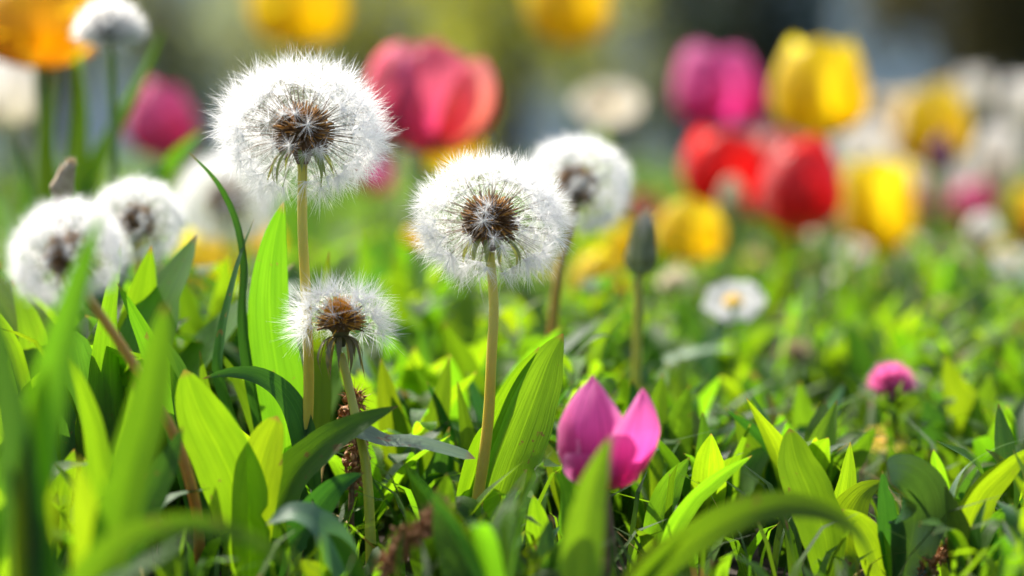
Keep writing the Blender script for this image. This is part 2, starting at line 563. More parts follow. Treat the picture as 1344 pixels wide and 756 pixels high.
# ------------------------------------------------------------------ dandelion clocks
def clock_meshes(tagname, R, flat=0.9, n=230, hole=36.0, hole_dir=(0, -0.97, -0.22), bottom=158.0, nh=46, keep=0.25,
                 core=0.0072, hairw=0.000105, hair=0.33, orange=0.45, bracts=11, bract_len=0.016, bract_down=0.8, bract_mat=None, ragged=0.0, rec_mat=None, tuft=False):
    """local frame: z along the stem, origin in the head's centre, hole towards -y"""
    dirs = fib_sphere(n)
    dirs = norm(dirs + rng.normal(0, 0.065, dirs.shape))
    pol = np.degrees(np.arccos(dirs[:, 2]))
    dirs = dirs[pol < bottom]
    hd = norm(np.asarray(hole_dir, float))
    ca = np.degrees(np.arccos(np.clip(dirs @ hd, -1, 1)))
    fl = np.array((1, 1, flat))
    out = {}
    # receptacle: pale dimpled dome on the stem end
    mb = MB()
    rr = 0.0036 * R / 0.027
    prof = [(rr * 0.45, -rr * 2.6), (rr * 0.8, -rr * 1.7), (rr * 1.05, -rr * 0.8), (rr, 0.0), (rr * 0.8, rr * 0.6), (rr * 0.45, rr * 0.95), (rr * 0.05, rr * 1.05)]
    lathe(mb, prof, (0, 0, 0), sides=18)
    out['receptacle'] = mb.mesh('receptacle', rec_mat or STEM_BROWN)
    # achenes (spindles) and beaks
    r0, r1 = core * 0.66, core * 1.18
    mb = MB()
    cb = core * 0.74
    th_ = np.linspace(0.05, math.pi - 0.05, 12)
    lathe(mb, [(cb * math.sin(q), -cb * flat * math.cos(q)) for q in th_], (0, 0, 0), sides=20, ripple=.05, nrip=9)
    mo = MB()
    mk = MB()
    sd = norm(dirs * fl + rng.normal(0, 0.05, dirs.shape))
    sa = fib_sphere(int(len(sd) * 2.1))
    sa = sa[np.degrees(np.arccos(sa[:, 2])) < min(bottom, 150)]
    sa = norm((sa + rng.normal(0, .03, sa.shape)) * fl)
    for k in range(len(sa)):
        b = mo if rng.random() < orange * (0.5 + 0.9 * max(0, sa[k][2])) else mb
        a0, a1 = r0 * rng.uniform(0.9, 1.1), r1 * rng.uniform(0.85, 1.2)
        tube(b, [sa[k] * a0, sa[k] * (a0 * 0.45 + a1 * 0.55), sa[k] * a1], 0.00042, 0.00020, n=4, sides=5)
    Rp = R * (1 - hair * 0.80) * rng.uniform(0.90, 1.06, len(dirs))
    Rp = np.where(ca < hole, Rp * rng.uniform(0.5, 0.85, len(dirs)), Rp)
    if ragged:
        Rp = Rp * (1 - ragged * rng.random(len(dirs)))
    dj = norm(dirs + rng.normal(0, 0.045, dirs.shape))
    ends = dj * Rp[:, None] * fl
    inside = np.nonzero(ca <= hole)[0]
    has = ca > hole
    has[inside[::max(1, int(round(1 / keep)))]] = True
    beaks = has | (rng.random(len(dirs)) < 0.7)
    for k in np.nonzero(beaks)[0]:
        a = sd[k] * r1 * 0.95
        m_ = (a + ends[k]) * 0.5 + rng.normal(0, 0.0005, 3)
        tube(mk, [a, m_, ends[k]], 0.00011, 0.00006, n=4, sides=3)
    if tuft:                        # withered yellow florets left on top of the core
        k = 260
        dd = norm(np.array((0, -.55, .8)) + rng.normal(0, .42, (k, 3)))
        mf = MB()
        hairs(mf, dd * core * .6, dd, np.full(k, core * 1.0), np.full(k, .0005), .12)
        out['florets'] = mf.mesh('withered_florets', FLORET)
    out['seeds'] = mb.mesh('seed_cluster', SEED)
    if mo.n:
        out['orange'] = mo.mesh('seed_cluster', SEED_O)
    out['beaks'] = mk.mesh('seed_beak', BEAK)
    # pappus parasols
    mb = MB()
    e, dd = ends[has], norm(dj[has] * fl)
    ncur = len(e)
    p0 = np.repeat(e, nh, 0)
    ax = np.repeat(dd, nh, 0)
    s = norm(np.cross(ax, (0.13, 0.2, 0.97)))
    t = np.cross(ax, s)
    az = rng.uniform(0, 2 * math.pi, len(p0))[:, None]
    tilt = np.radians(rng.uniform(22, 86, len(p0)))[:, None]
    d = ax * np.cos(tilt) + (s * np.cos(az) + t * np.sin(az)) * np.sin(tilt)
    ln = R * hair * rng.uniform(0.72, 1.12, len(p0)) * np.repeat(np.where(ca[has] <= hole, .62, 1.0) * rng.uniform(0.82, 1.15, ncur), nh)
    hairs(mb, p0, d, ln, np.full(len(p0), hairw) * rng.uniform(0.8, 1.2, len(p0)), 0.12)
    out['pappus'] = mb.mesh('pappus', FLUFF, smooth=False)
    # sepals folded back under the head
    mb = MB()
    for k in range(bracts):
        a = 2 * math.pi * k / bracts + rng.uniform(-0.2, 0.2)
        o = np.array((math.cos(a), math.sin(a), 0))
        L = bract_len * rng.uniform(0.5, 1.25)
        z = np.array((0, 0, -1.0))
        dn = bract_down * rng.uniform(0.8, 1.2)
        st = np.array((0, 0, -rr * 1.4)) + o * rr * 0.7
        pts = [st, st + o * L * 0.28 + z * L * 0.12 * dn, st + o * L * 0.45 + z * L * 0.5 * dn, st + o * L * (0.42 + rng.uniform(-0.1, 0.2)) + z * L * 0.95 * dn]
        leaf(mb, pts, 0.0022 * R / 0.027, hint=o, fold=0.3, nr=9, nc=5, wave=0.1, peak=0.3, base=0.8)
    out['bracts'] = mb.mesh('bract', bract_mat or BRACT)
    return out


def dandelion(label, meshes, head, stem_pts, r_base, r_top, stem_mat, scale=1.0, tilt=(0, 0, 0), group='dandelion seed heads'):
    """head: world centre; stem_pts: world points from the ground up to just under the head"""
    head = np.asarray(head)
    base = np.asarray(stem_pts[0])
    root = thing('dandelion_clock', base, label, 'dandelion', group)
    mb = MB()
    pts = list(stem_pts)
    rot = Matrix.Rotation(tilt[2], 4, 'Z') @ Matrix.Rotation(tilt[1], 4, 'Y') @ Matrix.Rotation(tilt[0], 4, 'X')
    end = head + np.array(rot @ Vector((0, 0, -0.0095 * scale)))
    pts.append(end)
    tube(mb, pts, r_base, r_top, n=40, sides=14, bumps=0.02)
    mb.build('stem', stem_mat, root, base)
    mw = Matrix.Translation(Vector(head - base)) @ rot @ Matrix.Scale(scale, 4)
    for key, nm in (('receptacle', 'receptacle'), ('florets', 'withered_florets'), ('seeds', 'seed_cluster'), ('orange', 'seed_cluster'), ('beaks', 'seed_beak'), ('pappus', 'pappus'), ('bracts', 'bract')):
        if key in meshes:
            o = link(nm, meshes[key], root)
            o.matrix_local = mw
            if key in ('pappus', 'beaks', 'seeds', 'orange'):
                o['kind'] = 'stuff'
    return root


# ------------------------------------------------------------------ tulips
def petal(mb, H, R, phi, wa=62, open_=0.0, tip=0.35, inner=1.0, lean=0.0, top=0.55, seed=0, nr=15, nc=11, flare=0.0, hz=1.0):
    t = np.linspace(0, 1, nr)
    u = np.linspace(-1, 1, nc)
    # radius along the height: swells, then closes towards the tip
    r = R * inner * np.interp(t, [0, 0.06, 0.18, 0.38, 0.6, 0.8, 1.0], [0.22, 0.56, 0.86, 1.0, 0.97, 0.60 + 0.30 * top, 0.14 + 0.55 * top])
    r = r * (1 + open_ * t ** 1.5) + R * flare * t ** 4
    wprof = np.interp(t, [0, 0.1, 0.3, 0.55, 0.75, 0.9, 0.97, 1.0], [0.40, 0.66, 0.93, 1.0, 1.0 - .30 * tip, 0.86 - .52 * tip, 0.56 - .40 * tip, 0.04])
    z = H * hz * t
    g = np.random.default_rng(seed)
    ph1, ph2 = g.uniform(0, 6.28, 2)
    V = np.zeros((nr, nc, 3))
    for k in range(nr):
        a = math.radians(phi) + u * math.radians(wa) * wprof[k] * min(1.6, (R * inner / max(r[k], 0.3 * R)) ** 0.6)
        rad = r[k] * (1 + 0.07 * u * u * (0.3 + t[k]) - 0.035 * np.exp(-(u / 0.12) ** 2) * t[k])
        rad = rad * (1 + 0.03 * np.sin(5 * t[k] + ph1 + 2 * u) * t[k])
        zz = z[k] - H * 0.05 * u * u * math.sin(math.pi * t[k]) + H * 0.015 * np.sin(7 * u + ph2) * t[k] ** 2
        V[k, :, 0] = rad * np.cos(a) + lean * zz * math.cos(math.radians(phi))
        V[k, :, 1] = rad * np.sin(a) + lean * zz * math.sin(math.radians(phi))
        V[k, :, 2] = zz
    uvs = np.stack(np.broadcast_arrays(((u + 1) / 2)[None, :], t[:, None]), -1)
    mb.add(V.reshape(-1, 3), grid_faces(nr, nc), uvs.reshape(-1, 2))


def tulip(label, px, py, w, h, d, colour, base_px=None, open_=0.0, top=0.5, petals=None, leaves=2, tilt=(0, 0), stem_mat=None, leaf_h=0.72,
          group='tulips in the flower bed', tip=0.35, wa=60, base_d=None, mats=None, spin=None, stem_r=0.0024, flare=0.0, name='tulip'):
    """flower head spans w by h photo pixels around (px, py) at distance d"""
    c = P(px, py, d)
    W, H = M(w, d), M(h, d)
    foot = np.array((c[0], c[1], c[2] - H / 2))
    bx = c[0] if base_px is None else P(base_px, 500, d)[0]
    base = np.array((bx, (c[1] if base_d is None else base_d), 0.0))
    root = thing(name, base, label, 'tulip', group)
    mb = MB()
    mid = (base + foot) * 0.5 + np.array((0.12 * (base[0] - foot[0]) + 0.002, 0, 0))
    rot = Matrix.Rotation(tilt[1], 4, 'Y') @ Matrix.Rotation(tilt[0], 4, 'X')
    tube(mb, [base, base * .7 + mid * .3, mid, foot * .8 + mid * .2, foot + np.array(rot @ Vector((0, 0, H * 0.02)))], stem_r * 1.15, stem_r, n=22, sides=10)
    mb.build('stem', stem_mat or STEM_TULIP, root, base)
    if petals is None:
        sp = 30 + rng.uniform(-15, 15) if spin is None else spin
        petals = [(sp + 60 * k + rng.uniform(-9, 9), (1.0 if k % 2 == 0 else 0.90), rng.uniform(-0.05, 0.07), rng.uniform(0.90, 1.06)) for k in range(6)]
    for k, (phi, inn, ln, hz) in enumerate(petals):
        mb = MB()
        petal(mb, H, W / 2, phi, wa=wa, open_=open_, inner=inn, lean=ln, top=top, seed=int(abs(px * 7 + k * 13 + py)), tip=tip, flare=flare, hz=hz)
        m = (mats[k % len(mats)] if mats else PETALS[colour])
        o = mb.build('petal', m, root)
        o.matrix_local = Matrix.Translation(Vector(foot - base)) @ rot
    for k in range(leaves):
        a = rng.uniform(0, 6.28)
        L = max(0.05, foot[2] * leaf_h * rng.uniform(0.8, 1.1))
        o = np.array((math.cos(a), math.sin(a) * 0.7, 0))
        pts = [base, base + o * L * 0.10 + np.array((0, 0, L * 0.35)), base + o * L * 0.22 + np.array((0, 0, L * 0.72)), base + o * L * rng.uniform(0.3, 0.5) + np.array((0, 0, L * rng.uniform(0.9, 1.05)))]
        mb = MB()
        leaf(mb, pts, L * rng.uniform(0.2, 0.28), hint=-o + np.array((0, -0.5, 0.4)), fold=0.4, nr=16, nc=7, turn=rng.uniform(-.4, .4))
        mb.build('leaf', random.choice((LEAF, LEAF, LEAF_D, LEAF_Y)), root, base)
    return root


# ------------------------------------------------------------------ ground
def sheet(name, x0, x1, y0, y1, z, mat, kind='structure', bumpy=0.0, n=60, m=60):
    xs = np.linspace(x0, x1, n)
    ys = np.linspace(y0, y1, m)
    X, Y = np.meshgrid(xs, ys)
    Z = np.full_like(X, z)
    if bumpy:
        Z = Z + bumpy * (np.sin(X * 61 + 1.3 * np.sin(Y * 47)) * np.sin(Y * 53) * 0.6 + 0.4 * np.sin(X * 143 + Y * 97)) - bumpy
    mb = MB()
    mb.add(np.stack([X, Y, Z], -1).reshape(-1, 3), grid_faces(m, n), np.stack([X, Y], -1).reshape(-1, 2))
    o = mb.build(name, mat)
    o['kind'] = kind
    return o


SOIL = rough_mat('soil', (0.018, 0.012, 0.007), (0.07, 0.045, 0.025), 90, 0.95, 1.0, 0.004)
TURF = rough_mat('turf', (0.014, 0.035, 0.016), (0.03, 0.065, 0.024), 9, 0.9, 1.0, 0.02)
sheet('ground', -250, 250, -60, 360, -0.012, TURF, n=4, m=4)
sheet('flower_bed', -1.6, 1.6, 0.1, 3.6, 0.0, SOIL, bumpy=0.003, n=160, m=180)

# far garden: fence board wall, shrubs and lawn
WALL = rough_mat('painted_boards', (0.52, 0.60, 0.63), (0.60, 0.67, 0.70), 3, 0.7, 0.3, 0.01)
fence_y = 19.0
root = thing('garden_fence', (0, fence_y, 0), 'pale blue grey board fence seen far behind the shrubs', 'fence')
mb = MB()


def box(mb, x0, x1, y0, y1, z0, z1):
    v = [(x, y, z) for x in (x0, x1) for y in (y0, y1) for z in (z0, z1)]
    f = np.array([[0, 1, 3, 2], [4, 6, 7, 5], [0, 4, 5, 1], [2, 3, 7, 6], [0, 2, 6, 4], [1, 5, 7, 3]])
    mb.add(v, f)


for k in range(72):
    x = -7.2 + k * 0.2
    box(mb, x + 0.006, x + 0.194, fence_y - 0.012, fence_y + 0.012, 0.02, 2.1 + 0.01 * math.sin(k * 5.1))
mb.build('board_panel', WALL, root, (0, fence_y, 0), smooth=False)
for k in range(7):
    mb = MB()
    x = -7.2 + k * 2.4
    box(mb, x - 0.05, x + 0.05, fence_y + 0.014, fence_y + 0.11, -0.1, 2.2)
    mb.build('post', WALL, root, (0, fence_y, 0), smooth=False)


def shrub_meshes(kind, mat, n, rx, rz, leafsize, nlobes, seed):
    g = np.random.default_rng(seed)
    # leaves clustered in lobes through the crown's volume
    lob = norm(g.normal(size=(nlobes, 3))) * g.uniform(0.35, 0.95, (nlobes, 1)) * np.array((rx, rx * 0.8, rz)) + np.array((0, 0, rz * 1.05))
    idx = g.integers(0, nlobes, n)
    p = lob[idx] + g.normal(0, 1, (n, 3)) * np.array((rx, rx * .8, rz)) * 0.17
    p[:, 2] = np.maximum(p[:, 2], 0.03)
    nn = norm(g.normal(size=(n, 3)) + np.array((0, 0, 0.6)))
    s = norm(np.cross(nn, g.normal(size=(n, 3))))
    t = np.cross(nn, s)
    L = leafsize * g.uniform(0.6, 1.3, (n, 1))
    v = np.stack([p - s * L, p + t * L * 0.42 + nn * L * .1, p + s * L, p - t * L * 0.42 + nn * L * .1], 1).reshape(-1, 3)
    mb = MB()
    mb.add(v, np.arange(4 * n).reshape(-1, 4), np.tile(np.array([[.5, 0], [1, .5], [.5, .9], [0, .5]]), (n, 1)))
    crown = mb.mesh('crown', mat, smooth=False)
    mb = MB()
    for k in range(nlobes):
        q = lob[k]
        tube(mb, [np.array((g.normal(0, .03), g.normal(0, .03), 0)), q * np.array((.3, .3, .5)), q], 0.022, 0.006, n=8, sides=6)
    trunk = mb.mesh('trunk', BARK)
    return crown, trunk


SHR = {
    'olive': shrub_meshes('olive', SHRUB_OLIVE, 1900, 0.62, 0.85, 0.042, 22, 1),
    'dark': shrub_meshes('dark', SHRUB_DARK, 6500, 0.50, 0.9, 0.032, 22, 2),
    'brown': shrub_meshes('brown', SHRUB_BROWN, 6500, 0.60, 0.85, 0.034, 22, 3),
    'grey': shrub_meshes('grey', SHRUB_GREY, 1900, 0.65, 0.8, 0.035, 22, 4),
}
for kind, px, d, sc, lab in (
        ('olive', 660, 11.0, 1.0, 'olive yellow shrub glowing in the sun behind the red tulip'),
        ('olive', 500, 13.0, 1.1, 'smaller olive shrub to the left of the glowing one'),
        ('dark', 1000, 12.0, 1.0, 'very dark shrub behind the magenta and yellow tulips'),
        ('dark', 905, 14.0, 0.95, 'dark shrub set back beside the darkest one'),
        ('grey', 805, 13.5, 0.75, 'dull grey green shrub between the glowing olive one and the dark ones'),
        ('brown', 1275, 11.0, 1.05, 'brownish dark shrub behind the white tulips'),
        ('brown', 1400, 12.5, 1.1, 'brownish shrub at the right hand end of the shrub row'),
        ('grey', 235, 12.0, 1.1, 'grey green shrub behind the hot pink tulip'),
        ('grey', 60, 13.0, 1.1, 'grey green shrub behind the big amber tulip'),
        ('grey', 360, 14.5, 1.0, 'grey green shrub behind the tallest dandelion clock'),
        ('dark', -90, 12.5, 1.1, 'dark shrub at the left hand end of the shrub row')):
    p = P(px, 240, d)
    r_ = thing('shrub', (p[0], p[1], 0), lab, 'shrub', 'shrubs at the far edge of the lawn')
    r_.rotation_euler.z = random.uniform(0, 6.28)
    r_.scale = (sc, sc, sc)
    c_, t_ = SHR[kind]
    link('crown', c_, r_)
    link('trunk', t_, r_)


def blades(n, region, hfun, wratio, mat, name, label, lean=0.5, kind='stuff', yb=1.0):
    """ground foliage nobody could count: tapering bent blades"""
    x0, x1, y0, y1 = region
    u = rng.random(n)
    Y = (y0 ** yb + u * (y1 ** yb - y0 ** yb)) ** (1 / yb)
    X = rng.uniform(-1, 1, n) * (0.05 + 0.25 * Y) if x0 is None else rng.uniform(x0, x1, n)
    h = hfun(X, Y) * rng.uniform(0.45, 1.1, n)
    a = rng.uniform(0, 6.28, n)
    o = np.stack([np.cos(a), np.sin(a), np.zeros(n)], -1)
    ln = lean * rng.uniform(0.2, 1.3, n)
    b = np.stack([X, Y, np.full(n, -0.002)], -1)
    Z = np.array((0, 0, 1.0))
    m1 = b + o * (h * ln * 0.25)[:, None] + Z * (h * 0.45)[:, None]
    m2 = b + o * (h * ln * 0.6)[:, None] + Z * (h * 0.82)[:, None]
    tp = b + o * (h * ln * 1.15)[:, None] + Z * (h * 0.98)[:, None]
    sa = a + math.pi / 2 + rng.normal(0, 0.5, n)
    s = np.stack([np.cos(sa), np.sin(sa), rng.normal(0, .15, n)], -1)
    wd = (h * wratio * rng.uniform(0.6, 1.4, n))[:, None]
    v = np.stack([b - s * wd * .35, b + s * wd * .35, m1 - s * wd * .5, m1 + s * wd * .5, m2 - s * wd * .38, m2 + s * wd * .38, tp], 1).reshape(-1, 3)
    k = np.arange(n)[:, None] * 7
    q = np.concatenate([np.concatenate([k, k + 1, k + 3, k + 2], 1), np.concatenate([k + 2, k + 3, k + 5, k + 4], 1)])
    t = np.concatenate([k + 4, k + 5, k + 6], 1)
    uv = np.tile(np.array([[0, 0], [1, 0], [0, .4], [1, .4], [0, .75], [1, .75], [.5, .95]]), (n, 1))
    mb = MB()
    mb.add(v, [q, t], uv)
    o_ = mb.build(name, mat)
    return tag(o_, label, None, None, kind)


def cover_h(X, Y):
    return np.interp(Y, [0.5, 0.66, 0.8, 1.2, 2.0, 3.6], [0.014, 0.020, 0.030, 0.060, 0.085, 0.11])


blades(2000, (None, None, 0.5, 1.3), cover_h, 0.20, COVER, 'ground_cover', 'dense low green leaves filling the ground between the flowers', lean=0.6)
blades(1500, (None, None, 0.55, 1.25), lambda X, Y: cover_h(X, Y) * 1.5, 0.06, COVER, 'grass', 'thin long grass blades mixed among the flower leaves', lean=0.9)
blades(160, (None, None, 0.55, 1.3), lambda X, Y: cover_h(X, Y) * 1.3, 0.035, STRAW, 'dry_grass', 'dry straw coloured grass bits among the green leaves', lean=2.2)
blades(9000, (None, None, 1.3, 3.55), cover_h, 0.17, COVER_D, 'ground_cover', 'blurred green leaves filling the far part of the flower bed', lean=0.6)
blades(9000, (None, None, 3.6, 9.0), lambda X, Y: np.full_like(X, 0.05), 0.10, LAWN_B, 'grass', 'short lawn grass between the flower bed and the shrubs', lean=0.6)

# ------------------------------------------------------------------ the near leaves, plant by plant
FRONT = (0, -1, 0.25)
UP = (0, -0.35, 0.95)


def plant(label, base_px, d, leaves, name='leafy_plant', group='leafy plants among the dandelions'):
    """leaves: (path of (px,py[,d]) from tip to base, width px, material, options)"""
    b = P(base_px, 700, d)
    base = np.array((b[0], b[1], 0.0))
    root = thing(name, base, label, 'plant', group)
    for path, wpx, mat, opt in leaves:
        pts = [P(q[0], q[1], q[2] if len(q) > 2 else d) for q in path][::-1]
        low = pts[0]
        if low[2] > 0.004:
            pts = [base + np.array((0, 0, -0.002))] + ([(base * 0.45 + low * 0.55)] if low[2] > 0.03 else []) + pts
        mb = MB()
        kw = dict(hint=FRONT, fold=0.28, wave=0.05, nr=34, nc=11)
        kw.update(opt)
        leaf(mb, pts, M(wpx, d), **kw)
        mb.build('leaf', mat, root, base)
    return root


plant('tall bright green leaves standing just behind the tallest dandelion stem', 372, .752, [
    ([(372, 265), (361, 310), (354, 370), (356, 430), (366, 500), (376, 570)], 66, LEAF, dict(turn=-0.15, fold=0.12, peak=0.45)),
    ([(334, 286), (314, 340), (299, 400), (290, 450), (290, 500)], 26, LEAF_D, dict(turn=0.9)),
    ([(248, 200), (285, 238), (311, 290), (322, 350), (322, 440)], 26, LEAF_D, dict(turn=0.9, fold=0.4)),
    ([(432, 330, .78), (425, 400, .78), (420, 470, .78), (415, 560, .77)], 40, LEAF_Y, dict(turn=0.2)),
])
plant('yellow green forked leaves catching the sun below the smallest dandelion clock', 328, .69, [
    ([(242, 485), (262, 540), (290, 595), (312, 650), (326, 720)], 84, LEAF_Y, dict(turn=0.15, fold=0.2, peak=0.5)),
    ([(364, 546), (347, 590), (335, 640), (328, 720)], 62, LEAF_Y, dict(turn=-0.2, peak=0.55)),
])
plant('dark leaf arching left over the forked yellow green leaves', 408, .735, [
    ([(266, 497), (300, 489), (340, 493), (375, 518), (398, 570), (408, 660)], 36, LEAF_D, dict(hint=(0.2, -0.6, 0.7), turn=0.5)),
    ([(280, 455, .76), (300, 480, .76), (325, 530, .76), (350, 600, .76)], 26, LEAF, dict(turn=-0.3)),
])
plant('wide mid green leaf leaning right below the smallest dandelion clock', 352, .70, [
    ([(522, 533), (470, 556), (420, 588), (380, 630), (355, 690)], 58, LEAF, dict(turn=0.35, hint=(0.2, -1, 0.4))),
    ([(478, 620, .70), (440, 640, .70), (400, 690, .70), (365, 730, .70)], 46, LEAF_D, dict(turn=0.1)),
])
plant('grey green leaf twisting over to a fine point right of the smallest clock stem', 352, .715, [
    ([(624, 602), (585, 590), (545, 580), (505, 577), (470, 566), (435, 572), (395, 606), (360, 660)], 42, LEAF_G, dict(hint=(0.05, -0.5, 0.85), spin=0.25, peak=0.68, wave=0.10, fold=0.15)),
])
plant('pointed broad leaves rising to the right of the middle dandelion stem', 645, .735, [
    ([(739, 438), (722, 470), (703, 520), (680, 580), (655, 650), (640, 720)], 86, LEAF, dict(turn=0.2, fold=0.3, peak=0.45)),
    ([(708, 455), (675, 500), (645, 560), (622, 620), (610, 690)], 40, LEAF_Y, dict(turn=-0.5)),
    ([(657, 646), (622, 668), (598, 700), (585, 756)], 62, LEAF_Y, dict(turn=-0.1, peak=0.5)),
    ([(600, 500, .77), (612, 560, .77), (622, 620, .77), (630, 700, .77)], 36, LEAF, dict(turn=0.4)),
    ([(590, 560, .76), (575, 610, .76), (560, 660, .76), (555, 720, .76)], 46, LEAF_D, dict(turn=-0.2)),
])
plant('blurred upright leaf directly in front of the pink tulip', 763, .61, [
    ([(802, 572), (788, 610), (774, 660), (766, 720), (762, 800)], 58, LEAF, dict(turn=0.25, fold=0.35)),
], name='tulip_leaf')
plant('blurred leaf arching to the right along the bottom edge', 812, .615, [
    ([(1152, 752), (1125, 700), (1080, 672), (1020, 664), (955, 682), (890, 722), (830, 785)], 44, LEAF, dict(hint=((0, -.9, -.7), (.1, -.5, .85)), fold=0.25)),
    ([(905, 690), (880, 715), (850, 745), (820, 800)], 44, LEAF_Y, dict(turn=0.5)),
])
plant('sharp upright pointed leaf with slim leaves beside it right of the pink tulip', 1085, .705, [
    ([(1036, 562), (1046, 605), (1064, 650), (1085, 715)], 66, LEAF, dict(turn=0.25, fold=0.35, peak=0.5)),
    ([(1116, 580, .73), (1112, 630, .73), (1104, 680, .73), (1095, 740, .73)], 42, LEAF_Y, dict(turn=-0.1)),
    ([(1160, 630, .72), (1130, 650, .72), (1110, 690, .72), (1100, 740, .72)], 60, LEAF_Y, dict(turn=0.3)),
])
plant('narrow yellow green leaf slanting up right between tulip and arching leaf', 862, .705, [
    ([(987, 598), (950, 622), (910, 655), (880, 700), (862, 760)], 30, LEAF, dict(turn=-0.5, fold=0.5)),
    ([(905, 600, .74), (880, 640, .74), (862, 690, .74), (858, 740, .74)], 40, LEAF, dict(turn=0.2)),
])
plant('broad glossy dark green rounded leaf on the right beside the arching leaf', 1180, .70, [
    ([(1166, 632, .685), (1186, 640, .692), (1200, 672, .70), (1194, 722, .70), (1178, 800, .70)], 96, LEAF_SH, dict(hint=((.1, -1, -.1), (.1, -.9, .5)), fold=0.35, peak=0.58, sharp=0.5, wave=0.14, curl=.3)),
    ([(1158, 618), (1160, 650), (1164, 700), (1170, 770)], 40, LEAF_D, dict(turn=-0.6)),
    ([(1105, 668), (1130, 690), (1150, 730), (1165, 790)], 46, LEAF_Y, dict(turn=0.2)),
])
plant('yellow green leaves slanting out to the right beyond the glossy rounded leaf', 1262, .70, [
    ([(1358, 585), (1318, 620), (1285, 655), (1262, 720)], 50, LEAF_Y, dict(turn=-0.35, fold=0.35)),
    ([(1350, 574), (1300, 592), (1262, 622), (1244, 680), (1250, 740)], 18, LEAF_G, dict(turn=0.6, hint=UP)),
    ([(1330, 660), (1310, 690), (1290, 730), (1270, 780)], 42, LEAF, dict(turn=0.2)),
    ([(1400, 640), (1370, 670), (1330, 710), (1290, 770)], 50, LEAF, dict(turn=0.1)),
])
plant('large blurred leaves standing close up in front of the leaning dandelions', 42, .56, [
    ([(138, 266), (115, 335), (90, 420), (66, 520), (48, 660), (42, 800)], 64, LEAF, dict(turn=0.3, fold=0.3)),
    ([(-22, 370), (0, 440), (18, 540), (30, 660), (36, 800)], 60, LEAF_D, dict(turn=0.4)),
    ([(60, 480), (50, 560), (46, 660), (45, 800)], 60, LEAF_Y, dict(turn=-0.3)),
])
plant('blurred close up leaf with a lit lower half left of the red dandelion stem', 140, .585, [
    ([(217, 398), (207, 470), (188, 560), (160, 660), (138, 790)], 62, LEAF, dict(turn=0.1, fold=0.3, peak=0.5)),
    ([(100, 600), (110, 660), (120, 720), (130, 800)], 56, LEAF_Y, dict(turn=-0.2)),
])
plant('blurred leaf arching right along the bottom left corner', 88, .56, [
    ([(392, 750), (340, 712), (270, 690), (205, 694), (145, 722), (95, 790)], 38, LEAF, dict(hint=((0, -.9, -.6), (0, -.6, .8)), fold=.2)),
    ([(10, 610), (30, 660), (55, 720), (75, 800)], 52, LEAF_D, dict(turn=0.2)),
    ([(250, 700), (210, 730), (160, 760), (110, 810)], 46, LEAF, dict(hint=UP)),
])
plant('slender leaves in front of the leaning stems at the left', 150, .66, [
    ([(88, 462), (112, 520), (130, 590), (145, 690)], 42, LEAF_Y, dict(turn=0.4)),
    ([(175, 500), (170, 560), (160, 620), (152, 720)], 40, LEAF, dict(turn=-0.3)),
    ([(240, 560), (215, 620), (185, 680), (160, 760)], 50, LEAF_D, dict(turn=0.1)),
])
plant('dark upright leaves between the red stem and the forked leaves', 278, .735, [
    ([(154, 371), (178, 415), (205, 470), (236, 550), (268, 690)], 46, LEAF, dict(turn=0.45, fold=0.4)),
    ([(214, 440), (238, 500), (258, 580), (275, 700)], 50, LEAF_D, dict(turn=0.2)),
    ([(262, 460, .76), (270, 520, .76), (280, 590, .76), (285, 680, .76)], 30, LEAF, dict(turn=-0.4)),
])
plant('tall leaves of the big amber tulip clump at upper left', 112, 1.02, [
    ([(218, 28), (192, 92), (158, 160), (122, 235), (102, 330)], 36, LEAF, dict(turn=0.5, fold=0.45)),
    ([(100, 50), (106, 130), (104, 210), (106, 330)], 36, LEAF, dict(turn=0.1)),
    ([(268, 168), (235, 200), (200, 240), (165, 300), (130, 370)], 44, LEAF, dict(turn=-0.3)),
    ([(18, 182), (34, 235), (40, 310), (60, 400)], 32, LEAF_D, dict(turn=0.2)),
    ([(75, 90), (60, 180), (66, 270), (90, 380)], 40, LEAF, dict(turn=-0.5)),
    ([(-10, 240), (10, 290), (22, 330), (60, 430)], 40, LEAF_G, dict(turn=0.3)),
], name='tulip_leaf')
plant('bright blurred leaves behind the first gap left of the tallest stem', 270, .85, [
    ([(224, 336), (243, 390), (258, 450), (268, 540)], 46, LEAF, dict(turn=0.3)),
    ([(300, 330), (290, 400), (282, 470), (276, 560)], 44, LEAF_Y, dict(turn=-0.2)),
    ([(206, 400), (222, 450), (240, 500), (262, 570)], 40, LEAF, dict(turn=0.1)),
    ([(340, 380), (325, 430), (305, 490), (285, 570)], 46, LEAF, dict(turn=-0.1)),
])
plant('grey leaf arching right behind the closed bud', 822, .95, [
    ([(968, 458), (925, 459), (882, 471), (846, 494), (824, 560)], 26, LEAF_G, dict(hint=UP, fold=0.2)),
    ([(880, 510), (862, 540), (845, 580), (832, 640)], 44, LEAF, dict(turn=0.2)),
])
plant('short leaves with one grey sheen blade below the smallest clock stem', 462, .665, [
    ([(350, 688), (385, 672), (422, 690), (450, 740), (465, 800)], 52, LEAF_G, dict(hint=(0.1, -0.6, 0.8))),
    ([(430, 700), (445, 725), (455, 770), (462, 820)], 56, LEAF, dict(turn=0.1)),
    ([(395, 735), (420, 760), (440, 800)], 40, LEAF_Y, dict(turn=0.3)),
])
